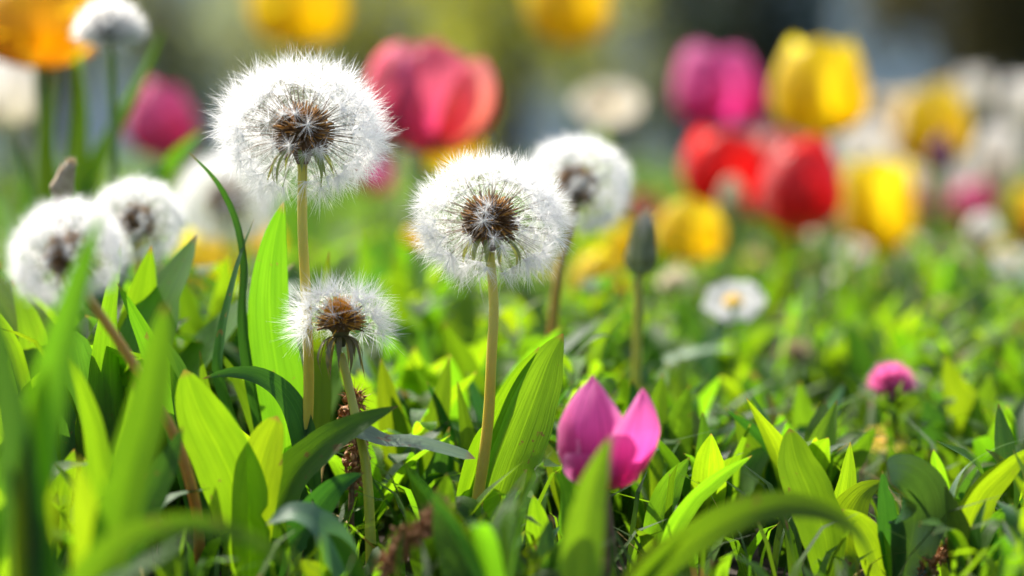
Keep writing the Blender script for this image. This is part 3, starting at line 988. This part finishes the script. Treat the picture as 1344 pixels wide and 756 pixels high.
plant('small pointed leaves with reddish tips behind the grey twisting leaf', 548, .78, [
    ([(513, 518), (524, 550), (536, 590), (545, 660)], 36, LEAF, dict(turn=0.2)),
    ([(560, 500), (578, 540), (590, 590), (570, 680)], 26, LEAF_D, dict(turn=0.6)),
    ([(590, 470), (578, 530), (566, 590), (556, 680)], 40, LEAF, dict(turn=-0.2)),
    ([(500, 470), (510, 530), (525, 600), (540, 680)], 44, LEAF_Y, dict(turn=0.1)),
])
plant('short blurred leaves beside the rusty seed stalk at the bottom', 610, .645, [
    ([(572, 640), (585, 690), (600, 740), (608, 800)], 46, LEAF_D, dict(turn=0.1)),
    ([(690, 700), (665, 730), (640, 760), (615, 810)], 36, LEAF_G, dict(turn=0.5)),
    ([(640, 720), (630, 750), (618, 800)], 40, LEAF, dict(turn=-0.1)),
])
plant('short upright leaves at the foot of the pink tulip', 725, .70, [
    ([(728, 618), (745, 640), (752, 680), (745, 740)], 40, LEAF, dict(turn=0.3)),
    ([(700, 650), (706, 690), (715, 740), (722, 780)], 40, LEAF_Y, dict(turn=-0.1)),
    ([(735, 690), (720, 710), (700, 740), (690, 790)], 20, LEAF_G, dict(turn=0.5)),
])
plant('upright leaves behind the right petal of the pink tulip', 860, .80, [
    ([(870, 490), (862, 550), (858, 610), (860, 680)], 44, LEAF, dict(turn=0.2)),
    ([(905, 505), (890, 560), (878, 620), (868, 690)], 50, LEAF, dict(turn=-0.2)),
    ([(830, 500), (838, 560), (846, 620), (855, 690)], 40, LEAF_D, dict(turn=0.4)),
])

plant('tall blurred blades in the gap between the two tallest dandelion stems', 540, .97, [
    ([(470, 300), (482, 350), (496, 410), (520, 500)], 40, LEAF, dict(turn=0.2)),
    ([(600, 345), (580, 385), (560, 430), (545, 520)], 40, LEAF, dict(turn=-0.3)),
    ([(520, 330), (522, 380), (528, 440), (538, 520)], 44, LEAF_Y, dict(turn=0.1)),
    ([(620, 395), (606, 430), (585, 470), (560, 540)], 46, LEAF_D, dict(turn=0.3)),
    ([(440, 360), (462, 400), (490, 450), (520, 530)], 36, LEAF_D, dict(turn=0.5)),
    ([(573, 290, 1.05), (565, 340, 1.05), (556, 400, 1.05), (548, 500, 1.0)], 36, LEAF_G, dict(turn=0.4)),
])
plant('blurred broad leaves in front of and left of the clover', 1078, .84, [
    ([(1108, 502), (1096, 530), (1082, 565), (1070, 630)], 34, LEAF_G, dict(turn=0.5)),
    ([(1050, 500), (1054, 540), (1062, 580), (1072, 650)], 46, LEAF, dict(turn=0.2)),
    ([(1010, 560), (1030, 590), (1050, 630), (1068, 680)], 46, LEAF_D, dict(turn=-0.2)),
])
plant('blurred bright broad leaves on the right of the clover', 1262, .86, [
    ([(1240, 466), (1252, 505), (1268, 545), (1270, 640)], 54, LEAF_Y, dict(turn=0.2)),
    ([(1300, 490), (1292, 530), (1282, 570), (1272, 640)], 48, LEAF, dict(turn=-0.2)),
    ([(1246, 570), (1228, 590), (1212, 610), (1230, 680)], 30, LEAF, dict(turn=-0.5)),
    ([(1215, 520), (1225, 560), (1240, 610), (1258, 680)], 50, LEAF_D, dict(turn=0.3)),
])
plant('blurred bright leaf slanting up between the daisy and the clover', 1072, 1.02, [
    ([(1138, 432), (1118, 450), (1096, 472), (1076, 520)], 44, LEAF_Y, dict(turn=-0.3)),
    ([(1030, 470), (1044, 495), (1056, 520), (1068, 580)], 40, LEAF, dict(turn=0.3)),
])
plant('cluster of broad overlapping leaves behind the sharp pointed leaf', 1030, .78, [
    ([(965, 540), (985, 580), (1005, 620), (1022, 690)], 50, LEAF, dict(turn=0.2)),
    ([(1010, 600), (1016, 640), (1022, 680), (1028, 740)], 44, LEAF_D, dict(turn=-0.2)),
    ([(1150, 560), (1120, 600), (1080, 640), (1045, 710)], 44, LEAF, dict(turn=-0.4)),
])
# ------------------------------------------------------------------ the dandelions
mA = clock_meshes('tall', 0.0288, flat=0.83, n=215, hole=47, nh=58, core=0.0072)
mB = clock_meshes('middle', 0.0262, flat=0.85, n=205, hole=46, nh=58, core=0.0069, hole_dir=(0.02, -0.98, -0.12))
mC = clock_meshes('small', 0.0205, flat=0.78, n=115, hole=58, hole_dir=(-0.02, -0.88, -0.45), bottom=114, nh=40, keep=0.06, rec_mat=BRACT_D, core=0.0058,
                  hair=0.44, tuft=True, orange=0.65, bracts=16, bract_len=0.0105, bract_down=1.15, bract_mat=BRACT_D, ragged=0.18)
mG = clock_meshes('round', 0.0262, flat=0.9, n=240, hole=33, nh=52)

fd = FOCUS
dandelion('largest white dandelion clock, on the tallest ochre stem', mA, P(397, 172, fd),
          [P(394, 765, .745), P(396, 660, .74), P(405, 520, .735), P(402, 400, .73), P(397, 300, fd)], M(8.0, fd), M(6.5, fd), STEM_OCHRE)
dandelion('sharp white dandelion clock on a bare curved ochre stem at the middle', mB, P(643, 290, fd),
          [P(612, 760, .735), P(627, 655, .732), P(640, 560, .73), P(645, 470, fd), P(648, 400, fd)], M(9.0, fd), M(6.0, fd), STEM_OCHRE)
dandelion('smallest ragged dandelion clock with dried drooping sepals', mC, P(447, 424, .722),
          [P(487, 765, .715), P(486, 700, .715), P(480, 610, .718), P(463, 530, .722), P(451, 478, .722)], M(7.5, fd), M(5.5, fd), STEM_GREEN)
dandelion('blurred dandelion clock half hidden behind the middle clock', mG, P(758, 243, .86),
          [P(716, 640, .87), P(722, 480, .87), P(732, 370, .86), P(744, 320, .86)], M(8, .86), M(6, .86), STEM_RED, scale=0.83, tilt=(0, 0.15, -0.25))
dandelion('blurred dandelion clock leaning left on a long reddish stem, cut by a leaf', mG, P(88, 332, .655),
          [P(262, 760, .70), P(258, 670, .69), P(228, 570, .68), P(170, 470, .67), P(120, 395, .66)], M(8, .68), M(6, .66), STEM_RED, scale=0.68, tilt=(0.1, -0.5, 0.2))
dandelion('blurred round dandelion clock just right of the leaning one', mG, P(180, 290, .83),
          [P(215, 640, .85), P(205, 480, .84), P(190, 400, .83), P(182, 350, .83)], M(7, .83), M(6, .83), STEM_OCHRE, scale=0.70, tilt=(0.0, -0.05, 0.25))
dandelion('soft pale dandelion clock behind the tallest clock at its lower left', mG, P(298, 262, 1.12),
          [P(300, 520, 1.13), P(302, 430, 1.12), P(300, 330, 1.12)], M(7, 1.1), M(6, 1.1), STEM_OCHRE, scale=0.98, tilt=(0.0, 0.05, 0.1))
# ------------------------------------------------------------------ the pink tulip in front
tulip('pink tulip in front, its two petals parting in a wide V', 790, 567, 112, 150, .672, 'pink', base_px=788, open_=0.05, top=0.40,
      petals=[(-122, 1.0, 0.0, 1.0), (-36, 1.0, 0.30, 0.90), (-86, 0.96, 0.02, 0.60), (170, 0.94, 0.02, 0.86), (20, 0.93, 0.26, 0.70), (90, 0.92, 0.0, 0.45)],
      leaves=0, stem_mat=STEM_BROWN, wa=70, stem_r=0.0022, tip=0.9)

# ------------------------------------------------------------------ tulips behind
T = tulip
T('big amber tulip cut by the top edge, leaning over the small white flower', 50, 28, 168, 122, 1.06, 'amber', base_px=60, top=0.8, leaves=0, spin=30)
T('blurred yellow tulip directly above the tallest dandelion clock', 393, 2, 132, 118, 1.55, 'yellow', top=0.7, leaves=1)
T('blurred yellow tulip at the top edge above the white flower', 748, -6, 112, 132, 1.65, 'yellow', top=0.7, leaves=1, base_px=770)
T('wide open rose red tulip right behind the tallest dandelion clock', 550, 128, 146, 142, 1.13, 'rose', base_px=540, open_=0.42, top=0.75, leaves=2, tilt=(0.0, 0.2),
  mats=[PETALS['coral'], PETALS['rose'], PETALS['rose'], PETALS['hotpink'], PETALS['rose'], PETALS['coral']], spin=32, wa=58)
T('magenta tulip standing high beside the yellow one', 940, 116, 122, 106, 1.5, 'magenta', top=0.8)
T('yellow tulip standing high in front of the very dark shrub', 1075, 118, 130, 126, 1.36, 'yellow', top=0.75)
T('bright red tulip below the magenta one', 952, 224, 112, 100, 1.42, 'red', top=0.75)
T('dark red tulip with coral edges below the high yellow tulip', 1050, 243, 110, 122, 1.25, 'scarlet', top=0.6, mats=[PETALS['scarlet'], PETALS['red']], base_px=1040)
T('coral tulip peeping over the dark red one', 1022, 212, 78, 80, 1.6, 'coral', top=0.8)
T('open yellow tulip with long hanging petals right of the dark red tulip', 1152, 272, 92, 128, 1.45, 'yellow', top=1.0, open_=0.2)
T('squat bright yellow tulip just behind the closed bud', 905, 303, 92, 82, 1.25, 'yellow', top=0.8)
T('low yellow tulip left of the closed bud stem', 787, 364, 74, 70, 1.15, 'yellow', top=0.6)
T('yellow tulip low between the round clock and the tallest stem', 272, 346, 84, 76, 1.18, 'yellow', top=0.8)
T('yellow tulip touching the tallest stem from behind', 345, 322, 52, 60, 1.3, 'yellow', top=0.8)
T('pale buttery tulip with yellow tips at the far right', 1220, 165, 100, 108, 1.65, 'buttercream', top=0.9, mats=[PETALS['buttercream'], PETALS['yellow'], PETALS['buttercream']])
T('small dark purple tulip bud below the buttery tulip', 1236, 200, 34, 52, 1.45, 'purple', top=0.3, leaves=1)
T('small rosy tulip low at the far right', 1277, 264, 58, 52, 1.7, 'hotpink', top=0.6)
T('pale blush tulip between the dark red and the open yellow tulip', 1106, 250, 46, 50, 1.55, 'blush', top=0.6)
T('hot pink tulip behind the upper left leaves', 212, 158, 96, 98, 1.42, 'hotpink', top=0.6)
T('yellow tulip under the rose red tulip', 588, 196, 84, 66, 1.55, 'yellow', top=0.9)
T('small coral tulip peeping above the squat yellow one', 845, 273, 56, 46, 1.6, 'coral', top=0.8)
T('small yellow tulip behind the left rim of the middle clock', 545, 310, 34, 30, 1.05, 'yellow', top=0.8, leaves=1)
T('yellow tulip between the closed bud and the half hidden clock', 822, 318, 56, 52, 1.35, 'yellow', top=0.8)
T('magenta tulip low behind the right rim of the tallest clock', 492, 232, 44, 44, 1.6, 'magenta', top=0.6)
T('amber tulip low at the right edge', 1350, 280, 52, 70, 1.6, 'amber', top=0.8)
T('white tulip right of the high yellow tulip', 1135, 192, 76, 70, 1.8, 'white', top=0.9)
T('white tulip second from the right edge', 1310, 205, 62, 84, 1.75, 'white', top=0.7)
T('tall white tulip at the right edge', 1342, 140, 56, 76, 1.85, 'white', top=0.8)
T('far white tulip behind the buttery one', 1276, 118, 46, 48, 2.3, 'white', top=0.9)
T('white tulip head at the left edge below the amber one', 6, 122, 92, 92, 1.35, 'white', top=0.9, leaves=1)
T('far amber tulip over the buttery tulip', 1238, 128, 44, 40, 2.0, 'amber', top=0.7)
T('greenish white tulip bud in front of the bright red tulip', 960, 258, 32, 48, 1.35, 'greenish', top=0.4, leaves=1)
T('white tulip bud below the small rosy tulip', 1290, 301, 44, 44, 1.3, 'white', top=0.45, leaves=1)


T('cream tulip between the two rows right of the dark red tulip', 1182, 226, 50, 50, 1.9, 'white', top=0.7)
T('cream tulip under the purple bud', 1252, 236, 60, 64, 2.0, 'white', top=0.7)
T('butter yellow tulip far back between the high yellow and the buttery one', 1172, 150, 54, 56, 2.3, 'buttercream', top=0.8)
T('small coral tulip low under the bright red one', 1002, 268, 56, 50, 1.5, 'coral', top=0.8)
T('pale pink tulip low between the open yellow and the small rosy one', 1206, 262, 50, 54, 1.8, 'blush', top=0.7)
T('small yellow tulip low in front of the dark red one', 1030, 300, 44, 44, 1.5, 'yellow', top=0.8)


T('small hot pink tulip in the stems under the open yellow tulip', 1085, 300, 40, 40, 1.9, 'hotpink', top=0.7)
T('small yellow tulip in the stems left of the small rosy tulip', 1200, 308, 42, 42, 1.9, 'yellow', top=0.7)
T('small red tulip in the stems below the purple bud', 1240, 296, 40, 42, 2.1, 'red', top=0.7)
T('small pink tulip at the right edge below the amber one', 1332, 330, 40, 40, 1.7, 'hotpink', top=0.7)
T('small far yellow tulip between the high yellow tulip and the buttery one', 1160, 196, 44, 46, 2.3, 'yellow', top=0.8)
T('small blush tulip low among the stems right of the open yellow one', 1258, 338, 38, 38, 1.7, 'blush', top=0.7)

# ------------------------------------------------------------------ daisies, buds, clover, dried heads
def daisy(label, px, py, w, d, face=(0, -0.75, 0.65), n=20, group=None, pet=None, centre=0.26, name='daisy', cat='daisy', stem=STEM_TULIP, cup=0.15):
    c = P(px, py, d)
    R = M(w, d) / 2
    base = np.array((c[0] + rng.uniform(-.004, .004), c[1] + 0.004, 0.0))
    root = thing(name, base, label, cat, group)
    f = norm(np.asarray(face, float))
    mb = MB()
    back = c - f * R * 0.12
    tube(mb, [base, base * .5 + back * .5 + np.array((0.002, 0, 0)), back - np.array((0, 0, R * .3)), back], 0.0012, 0.0010, n=16, sides=8)
    mb.build('stem', stem, root, base)
    S = norm(np.cross(f, (0.1, 0.2, 1.0)))
    U = np.cross(S, f)
    for k in range(n):
        a = 2 * math.pi * k / n + rng.uniform(-.06, .06)
        o = S * math.cos(a) + U * math.sin(a)
        L = R * rng.uniform(0.92, 1.04)
        pts = [c + o * R * .12, c + o * L * .5 + f * R * cup * .6, c + o * L + f * R * cup * rng.uniform(.3, 1.2)]
        mb = MB()
        leaf(mb, pts, R * 0.36, hint=f, fold=0.15, nr=9, nc=5, wave=0.05, peak=0.62, base=0.4, sharp=0.5)
        mb.build('ray_petal', pet or DAISY_W, root, base)
    mb = MB()
    r = R * centre
    lathe(mb, [(r * .7, -r * .3), (r, 0), (r * .95, r * .25), (r * .7, r * .5), (r * .35, r * .62), (r * .03, r * .66)], c, f, sides=16)
    mb.build('disc', DAISY_C, root, base)
    return root


daisy('white daisy with a yellow centre facing the viewer, right of the closed bud', 963, 398, 84, .97, group='daisies', face=(-.1, -.6, .8), centre=.32)
daisy('small flat yellow flower low in front of the clover', 1160, 580, 62, .86, face=(0, -0.5, .87), pet=PETALS['yellow'], n=14, name='yellow_daisy', group='daisies')


def fluffy(label, px, py, w, d, mat_=None, up=(0, -0.3, 1.0), n=420, name='double_daisy', hemi=0.05, group='fluffy double daisies', stem=STEM_TULIP, base_px=None, squash=0.7):
    """pompon flower: a dome of narrow petals over a green cup"""
    c = P(px, py, d)
    R = M(w, d) / 2
    bx = c[0] if base_px is None else P(base_px, 500, d)[0]
    base = np.array((bx, c[1] + .003, 0.0))
    root = thing(name, base, label, 'flower', group)
    ax = norm(np.asarray(up, float))
    low = c - ax * R * 0.55
    mb = MB()
    tube(mb, [base, base * .45 + low * .55 + np.array((.002, 0, 0)), low - np.array((0, 0, R * .3)), low], 0.0019, 0.0016, n=18, sides=8)
    mb.build('stem', stem, root, base)
    mb = MB()
    lathe(mb, [(R * .10, -R * .62), (R * .34, -R * .42), (R * .42, -R * .2), (R * .36, 0), (R * .1, R * .1)], c, ax, sides=16, ripple=.06)
    mb.build('calyx', BRACT, root, base)
    dirs = fib_sphere(n * 2)
    dirs = norm(dirs + rng.normal(0, .06, dirs.shape))
    dirs = dirs[(dirs @ ax) > hemi]
    mb = MB()
    k = len(dirs)
    st = c - ax * R * .25 + dirs * R * .3
    d2 = dirs * (1 - (1 - squash) * np.abs(dirs @ ax))[:, None]
    hairs(mb, st, d2 + rng.normal(0, .08, d2.shape), R * .78 * rng.uniform(.85, 1.1, k), np.full(k, R * .13), .12)
    o = mb.build('petal_dome', mat_ or DAISY_W, root, base)
    o['kind'] = 'stuff'
    return root


fluffy('fluffy white flower with a green cup on a thin stem beside the amber tulip', 144, 34, 98, .92, base_px=132, up=(0, -.55, 1), hemi=-.05)
daisy('soft creamy double daisy alone against the dark shrubs above the half hidden clock', 798, 140, 98, 1.55, face=(0, -.62, .78), n=26, pet=CREAM, centre=.16, group='daisies')
fluffy('cream fluffy flower just left of the white daisy', 887, 370, 48, 1.12, mat_=CREAM)
fluffy('magenta clover head on a slim stalk at the right', 1170, 499, 64, .86, mat_=PETALS['clover'], name='clover', hemi=-.1, group='clovers', squash=.9)
fluffy('dried tan flower head left of the clover', 1043, 462, 58, 1.0, mat_=DRIED_PALE, name='dried_flower', group='dried flower heads', stem=STEM_BROWN, n=160)
fluffy('dried tan flower head high right of the clover', 1238, 402, 34, 1.1, mat_=DRIED_PALE, name='dried_flower', group='dried flower heads', stem=STEM_BROWN, n=130)
fluffy('dried tan flower head upright behind the clover', 1212, 452, 40, 1.1, mat_=DRIED_PALE, name='dried_flower', group='dried flower heads', stem=STEM_BROWN, n=130)
fluffy('dried tan flower head rightmost of those behind the clover', 1270, 472, 46, 1.05, mat_=DRIED_PALE, name='dried_flower', group='dried flower heads', stem=STEM_BROWN, n=130)


def bud(label, px, py, w, h, d, base_px, lean=(0, 0, 1), stem=STEM_GREEN, skin=BUD_SKIN, name='flower_bud', stem_r=.0016):
    c = P(px, py, d)
    W, H = M(w, d) / 2, M(h, d)
    ax = norm(np.asarray(lean, float))
    foot = c - ax * H / 2
    base = np.array((P(base_px, 500, d)[0], c[1], 0.0))
    root = thing(name, base, label, 'bud')
    mb = MB()
    tube(mb, [base, base * .6 + foot * .4 + np.array((.001, 0, 0)), foot - np.array((0, 0, H * .25)), foot], stem_r * 1.15, stem_r, n=20, sides=10)
    mb.build('stem', stem, root, base)
    mb = MB()
    lathe(mb, [(W * .3, 0), (W * .85, H * .08), (W, H * .22), (W * .92, H * .4), (W * .72, H * .6), (W * .56, H * .8), (W * .46, H * .93), (W * .2, H)], foot, ax, sides=24, ripple=.05, nrip=7)
    mb.build('bud_head', skin, root, base)
    S = norm(np.cross(ax, (.2, -1, .1)))
    N = np.cross(ax, S)
    for k in range(9):
        a = 6.283 * k / 9
        o = S * math.cos(a) + N * math.sin(a)
        pts = [foot + o * W * .5, foot + o * W * 1.04 + ax * H * .2, foot + o * W * .86 + ax * H * .5, foot + o * W * (.62 + .1 * (k % 2)) + ax * H * (.74 + .12 * (k % 3))]
        mb = MB()
        leaf(mb, pts, W * .8, hint=o, fold=-.2, nr=10, nc=5, wave=.03, peak=.35, base=.5)
        mb.build('bract', TAN if skin is TAN else BUD_BRACT, root, base)
    mb = MB()
    tipc = foot + ax * H * .95
    k = 90
    dd = norm(ax * 1.6 + rng.normal(0, .5, (k, 3)))
    hairs(mb, tipc + rng.normal(0, W * .18, (k, 3)), dd, np.full(k, H * .13), np.full(k, W * .10), .1)
    mb.build('tuft', DRIED_PALE, root, base)
    return root


bud('closed grey green dandelion bud with a pale tip on its own stalk', 843, 320, 42, 80, .86, 826, lean=(.12, 0, 1))
bud('dried brown bud nodding above the leaning dandelions', 85, 236, 30, 50, .80, 80, lean=(.35, 0, 1), skin=TAN, stem=STEM_BROWN)


def seed_stalk(label, pts, wpx, d, base_px, n=60):
    """dock-like stalk crowded with rusty seed clusters"""
    q = [P(a, b, d) for a, b in pts]
    base = np.array((P(base_px, 600, d)[0], q[0][1], 0.0))
    root = thing('seed_stalk', base, label, 'seed stalk', 'rusty seed stalks')
    mb = MB()
    tube(mb, [base] + q, .0012, .0005, n=24, sides=7)
    mb.build('stem', STEM_BROWN, root, base)
    mb = MB()
    c = spline(q, n)
    W = M(wpx, d) / 2
    for k in range(n):
        for j in range(3):
            a = rng.uniform(0, 6.28)
            r = W * rng.uniform(.2, .95) * math.sin(math.pi * (0.12 + .8 * k / n)) ** .6
            p = c[k] + np.array((math.cos(a) * r, math.sin(a) * r, rng.normal(0, W * .25)))
            s = rng.uniform(.0004, .00085)
            lathe(mb, [(s * .2, -s * 1.5), (s * .7, -s * .8), (s, 0), (s * .6, s * 1.1), (s * .08, s * 2.0)], p, norm(rng.normal(size=3) + np.array((0, 0, .8))), sides=6, ripple=.25, nrip=3)
        dd = norm(rng.normal(size=(6, 3)) + np.array((0, 0, .5)))
        hairs(mb, np.repeat(c[k][None, :], 6, 0), dd, np.full(6, W * 1.1), np.full(6, .0005), .3)
    o = mb.build('seed_tuft', DRIED, root, base)
    o['kind'] = 'stuff'
    return root


seed_stalk('rusty seed stalk standing behind the smallest clock stem', [(462, 640), (470, 590), (462, 540), (468, 518)], 46, .74, 460)
seed_stalk('rusty seed stalk drooping close up at the bottom middle', [(505, 750), (530, 712), (560, 690), (580, 664)], 44, .655, 500)
seed_stalk('rusty seed stalk in the shade left of the red stem', [(135, 560), (142, 520), (146, 490), (150, 466)], 24, .76, 132, n=34)
seed_stalk('rusty seed stalk low at the lower right corner', [(1205, 760), (1222, 740), (1240, 725), (1250, 715)], 34, .70, 1200, n=34)

# ------------------------------------------------------------------ filler plants of the bed
def proto_plant(kind):
    root = thing('leafy_plant', (0, 0, 0), 'x', 'plant')
    if kind == 'broad':
        nl = 6
        for k in range(nl):
            a = 2 * math.pi * k / nl + rng.uniform(-.5, .5)
            o = np.array((math.cos(a), math.sin(a), 0))
            sp = rng.uniform(.1, .6)
            pts = [np.zeros(3), o * .08 + np.array((0, 0, .3)), o * sp * .5 + np.array((0, 0, .66)), o * sp * 1.0 + np.array((0, 0, rng.uniform(.62, 1.02)))]
            mb = MB()
            leaf(mb, pts, rng.uniform(.14, .27), hint=-o + np.array((0, 0, .5)), fold=.35, nr=15, nc=7, turn=rng.uniform(-.4, .4), wave=.07)
            mb.build('leaf', random.choice((LEAF, LEAF, LEAF, LEAF_Y, LEAF_D, LEAF_D)), root)
    elif kind == 'arch':
        nl = 7
        for k in range(nl):
            a = 2 * math.pi * k / nl + rng.uniform(-.4, .4)
            o = np.array((math.cos(a), math.sin(a), 0))
            hh = rng.uniform(.6, 1.0)
            pts = [np.zeros(3), o * .15 + np.array((0, 0, hh * .6)), o * .45 + np.array((0, 0, hh * .95)), o * .85 + np.array((0, 0, hh * .75)), o * 1.1 + np.array((0, 0, hh * .45))]
            mb = MB()
            leaf(mb, pts, rng.uniform(.16, .26), hint=np.array((0, 0, 1)) - o * .2, fold=.3, nr=17, nc=7, turn=rng.uniform(-.3, .3), wave=.07)
            mb.build('leaf', random.choice((LEAF, LEAF_G, LEAF_Y, LEAF_D)), root)
    else:
        mb = MB()
        tube(mb, [(0, 0, 0), (.03, .02, .4), (-.02, 0, .85)], .02, .012, n=8, sides=6)
        mb.build('stem', STEM_TULIP, root)
        for k in range(12):
            a = k * 2.4
            z = .15 + .07 * k * .95
            o = np.array((math.cos(a), math.sin(a), 0))
            L = .42 - .018 * k
            pts = [np.array((0, 0, z)), np.array((0, 0, z + .08)) + o * L * .35, np.array((0, 0, z + .12)) + o * L * .75, np.array((0, 0, z + .06)) + o * L]
            mb = MB()
            leaf(mb, pts, L * .5, hint=np.array((0, 0, 1)), fold=.2, nr=9, nc=5, wave=.06, peak=.55, sharp=.6)
            mb.build('leaf', random.choice((LEAF, LEAF_Y, LEAF)), root)
    return root


ZONES = {
    'mid': ('low leafy plant in the tangle close behind the dandelion stems', 'leafy plants close behind the dandelions'),
    'far': ('blurred leafy plant among the tulips farther back', 'leafy plants among the far tulips'),
    'front': ('small leafy plant on the ground in front of the stems', 'small leafy plants in front'),
}
protos = {k: [proto_plant(k) for _ in range(4)] for k in ('broad', 'arch', 'small')}
fresh = {id(p) for v in protos.values() for p in v}


def place(kind, X, Y, h, zone):
    p = random.choice(protos[kind])
    if id(p) in fresh:
        fresh.discard(id(p))
        o = p
    else:
        o = copy_tree(p)
    o.location = (X, Y, -0.002)
    o.rotation_euler = (random.uniform(-.12, .12), random.uniform(-.12, .12), random.uniform(0, 6.28))
    o.scale = (h, h, h)
    tag(o, ZONES[zone][0], 'plant', ZONES[zone][1])


KEEP = [(1170, 590, 75, .86), (963, 470, 80, 1.0), (1160, 655, 80, .92), (836, 500, 50, .86), (1043, 520, 60, 1.0), (450, 560, 110, .725), (645, 590, 60, .735), (790, 690, 110, .67), (887, 420, 40, 1.12), (1190, 760, 62, .695), (1050, 720, 50, .70), (975, 760, 190, .70), (540, 770, 60, .66), (310, 750, 80, .69), (450, 760, 70, .70), (272, 395, 55, 1.18), (345, 365, 40, 1.3)]
taken = []


def far_enough(X, Y, s):
    for a, b in taken:
        if (a - X) ** 2 + (b - Y) ** 2 < s * s:
            return False
    taken.append((X, Y))
    return True


def scatter(zone, n, y0, y1, gap, hmin, hmax, kinds, px0=-60, px1=1400):
    c = 0
    for _ in range(n * 40):
        if c >= n:
            break
        Y = random.uniform(y0, y1)
        px = random.uniform(px0, px1)
        X = (px - 672) / FPX * Y
        if not far_enough(X, Y, gap * (0.7 + .3 * Y)):
            continue
        h = random.uniform(hmin, hmax)
        kk = random.choice(kinds)
        if zone == 'mid' and Y < .80 and 180 < px < 900:
            h = min(h, .042)
        elif px < 450:
            h *= 1.2
        elif px > 900:
            h *= 0.85
        lim = 350 if px < 300 else (430 if px < 900 else 440)
        if px > 880:
            lim = np.interp(Y, [.7, .88, .95, 1.1, 1.6, 2.4], [560, 485, 440, 375, 312, 290])
        elif px > 440:
            lim = np.interp(Y, [.7, .9, 1.1, 1.6, 2.4], [555, 395, 345, 308, 290])
        elif px > 180:
            lim = np.interp(Y, [.7, .8, .9, 1.1, 1.6, 2.4], [555, 480, 370, 325, 310, 300])
        for fx, fy, fw, fd_ in KEEP:
            if Y < fd_ and abs(px - fx) < fw:
                lim = max(lim, fy)
        top = CAM_H - (lim - 190) / FPX * Y
        if top < .022:
            continue
        h = max(.024, min(h * random.uniform(.8, 1.4), top * random.uniform(.85, 1.2)))
        place(kk, X, Y, h, zone)
        c += 1


scatter('front', 26, .60, .70, .018, .030, .046, ('broad',))
scatter('mid', 185, .735, 1.15, .018, .07, .11, ('broad', 'broad', 'broad', 'broad', 'broad', 'small'))
scatter('mid', 34, .84, 1.2, .016, .09, .125, ('broad', 'broad', 'arch'), -60, 440)
scatter('far', 75, 1.1, 2.4, .05, .07, .105, ('broad', 'broad', 'broad', 'arch'))
for v in protos.values():
    for p in v:
        if id(p) in fresh:
            place_kind = next(k for k, vv in protos.items() if p in vv)
            fresh.discard(id(p))
            p.location = (random.uniform(-.3, .3), random.uniform(1.6, 2.2), -.002)
            p.scale = (.09, .09, .09)
            tag(p, ZONES['far'][0], 'plant', ZONES['far'][1])

# pale small daisies dotted through the far bed
for k, (px, py, w_, d) in enumerate(((1330, 352, 52, 1.25), (1060, 312, 40, 1.5), (1120, 338, 44, 1.4), (1195, 330, 36, 1.6), (1010, 330, 40, 1.4), (925, 338, 34, 1.5), (1250, 355, 40, 1.5), (1300, 395, 36, 1.3), (705, 330, 36, 1.5), (1085, 372, 34, 1.3))):
    daisy('small pale daisy dotted among the blurred tulip stems', px, py - 8, w_ * 1.15, d, n=12, group='small pale daisies', face=(-.1, -.52, .85), pet=CREAM if k % 2 else DAISY_W, centre=.3)

for k, (px, py, w_, d) in enumerate(((905, 352, 34, 1.4), (985, 342, 40, 1.5), (1145, 362, 36, 1.4), (1215, 380, 34, 1.35), (1072, 346, 38, 1.5), (1312, 326, 40, 1.5), (720, 352, 34, 1.4))):
    daisy('small yellow daisy dotted among the blurred tulip stems', px, py, w_, d, n=12, group='small yellow daisies', pet=PETALS['yellow'], centre=.3, name='yellow_daisy', face=(-.1, -.52, .85))
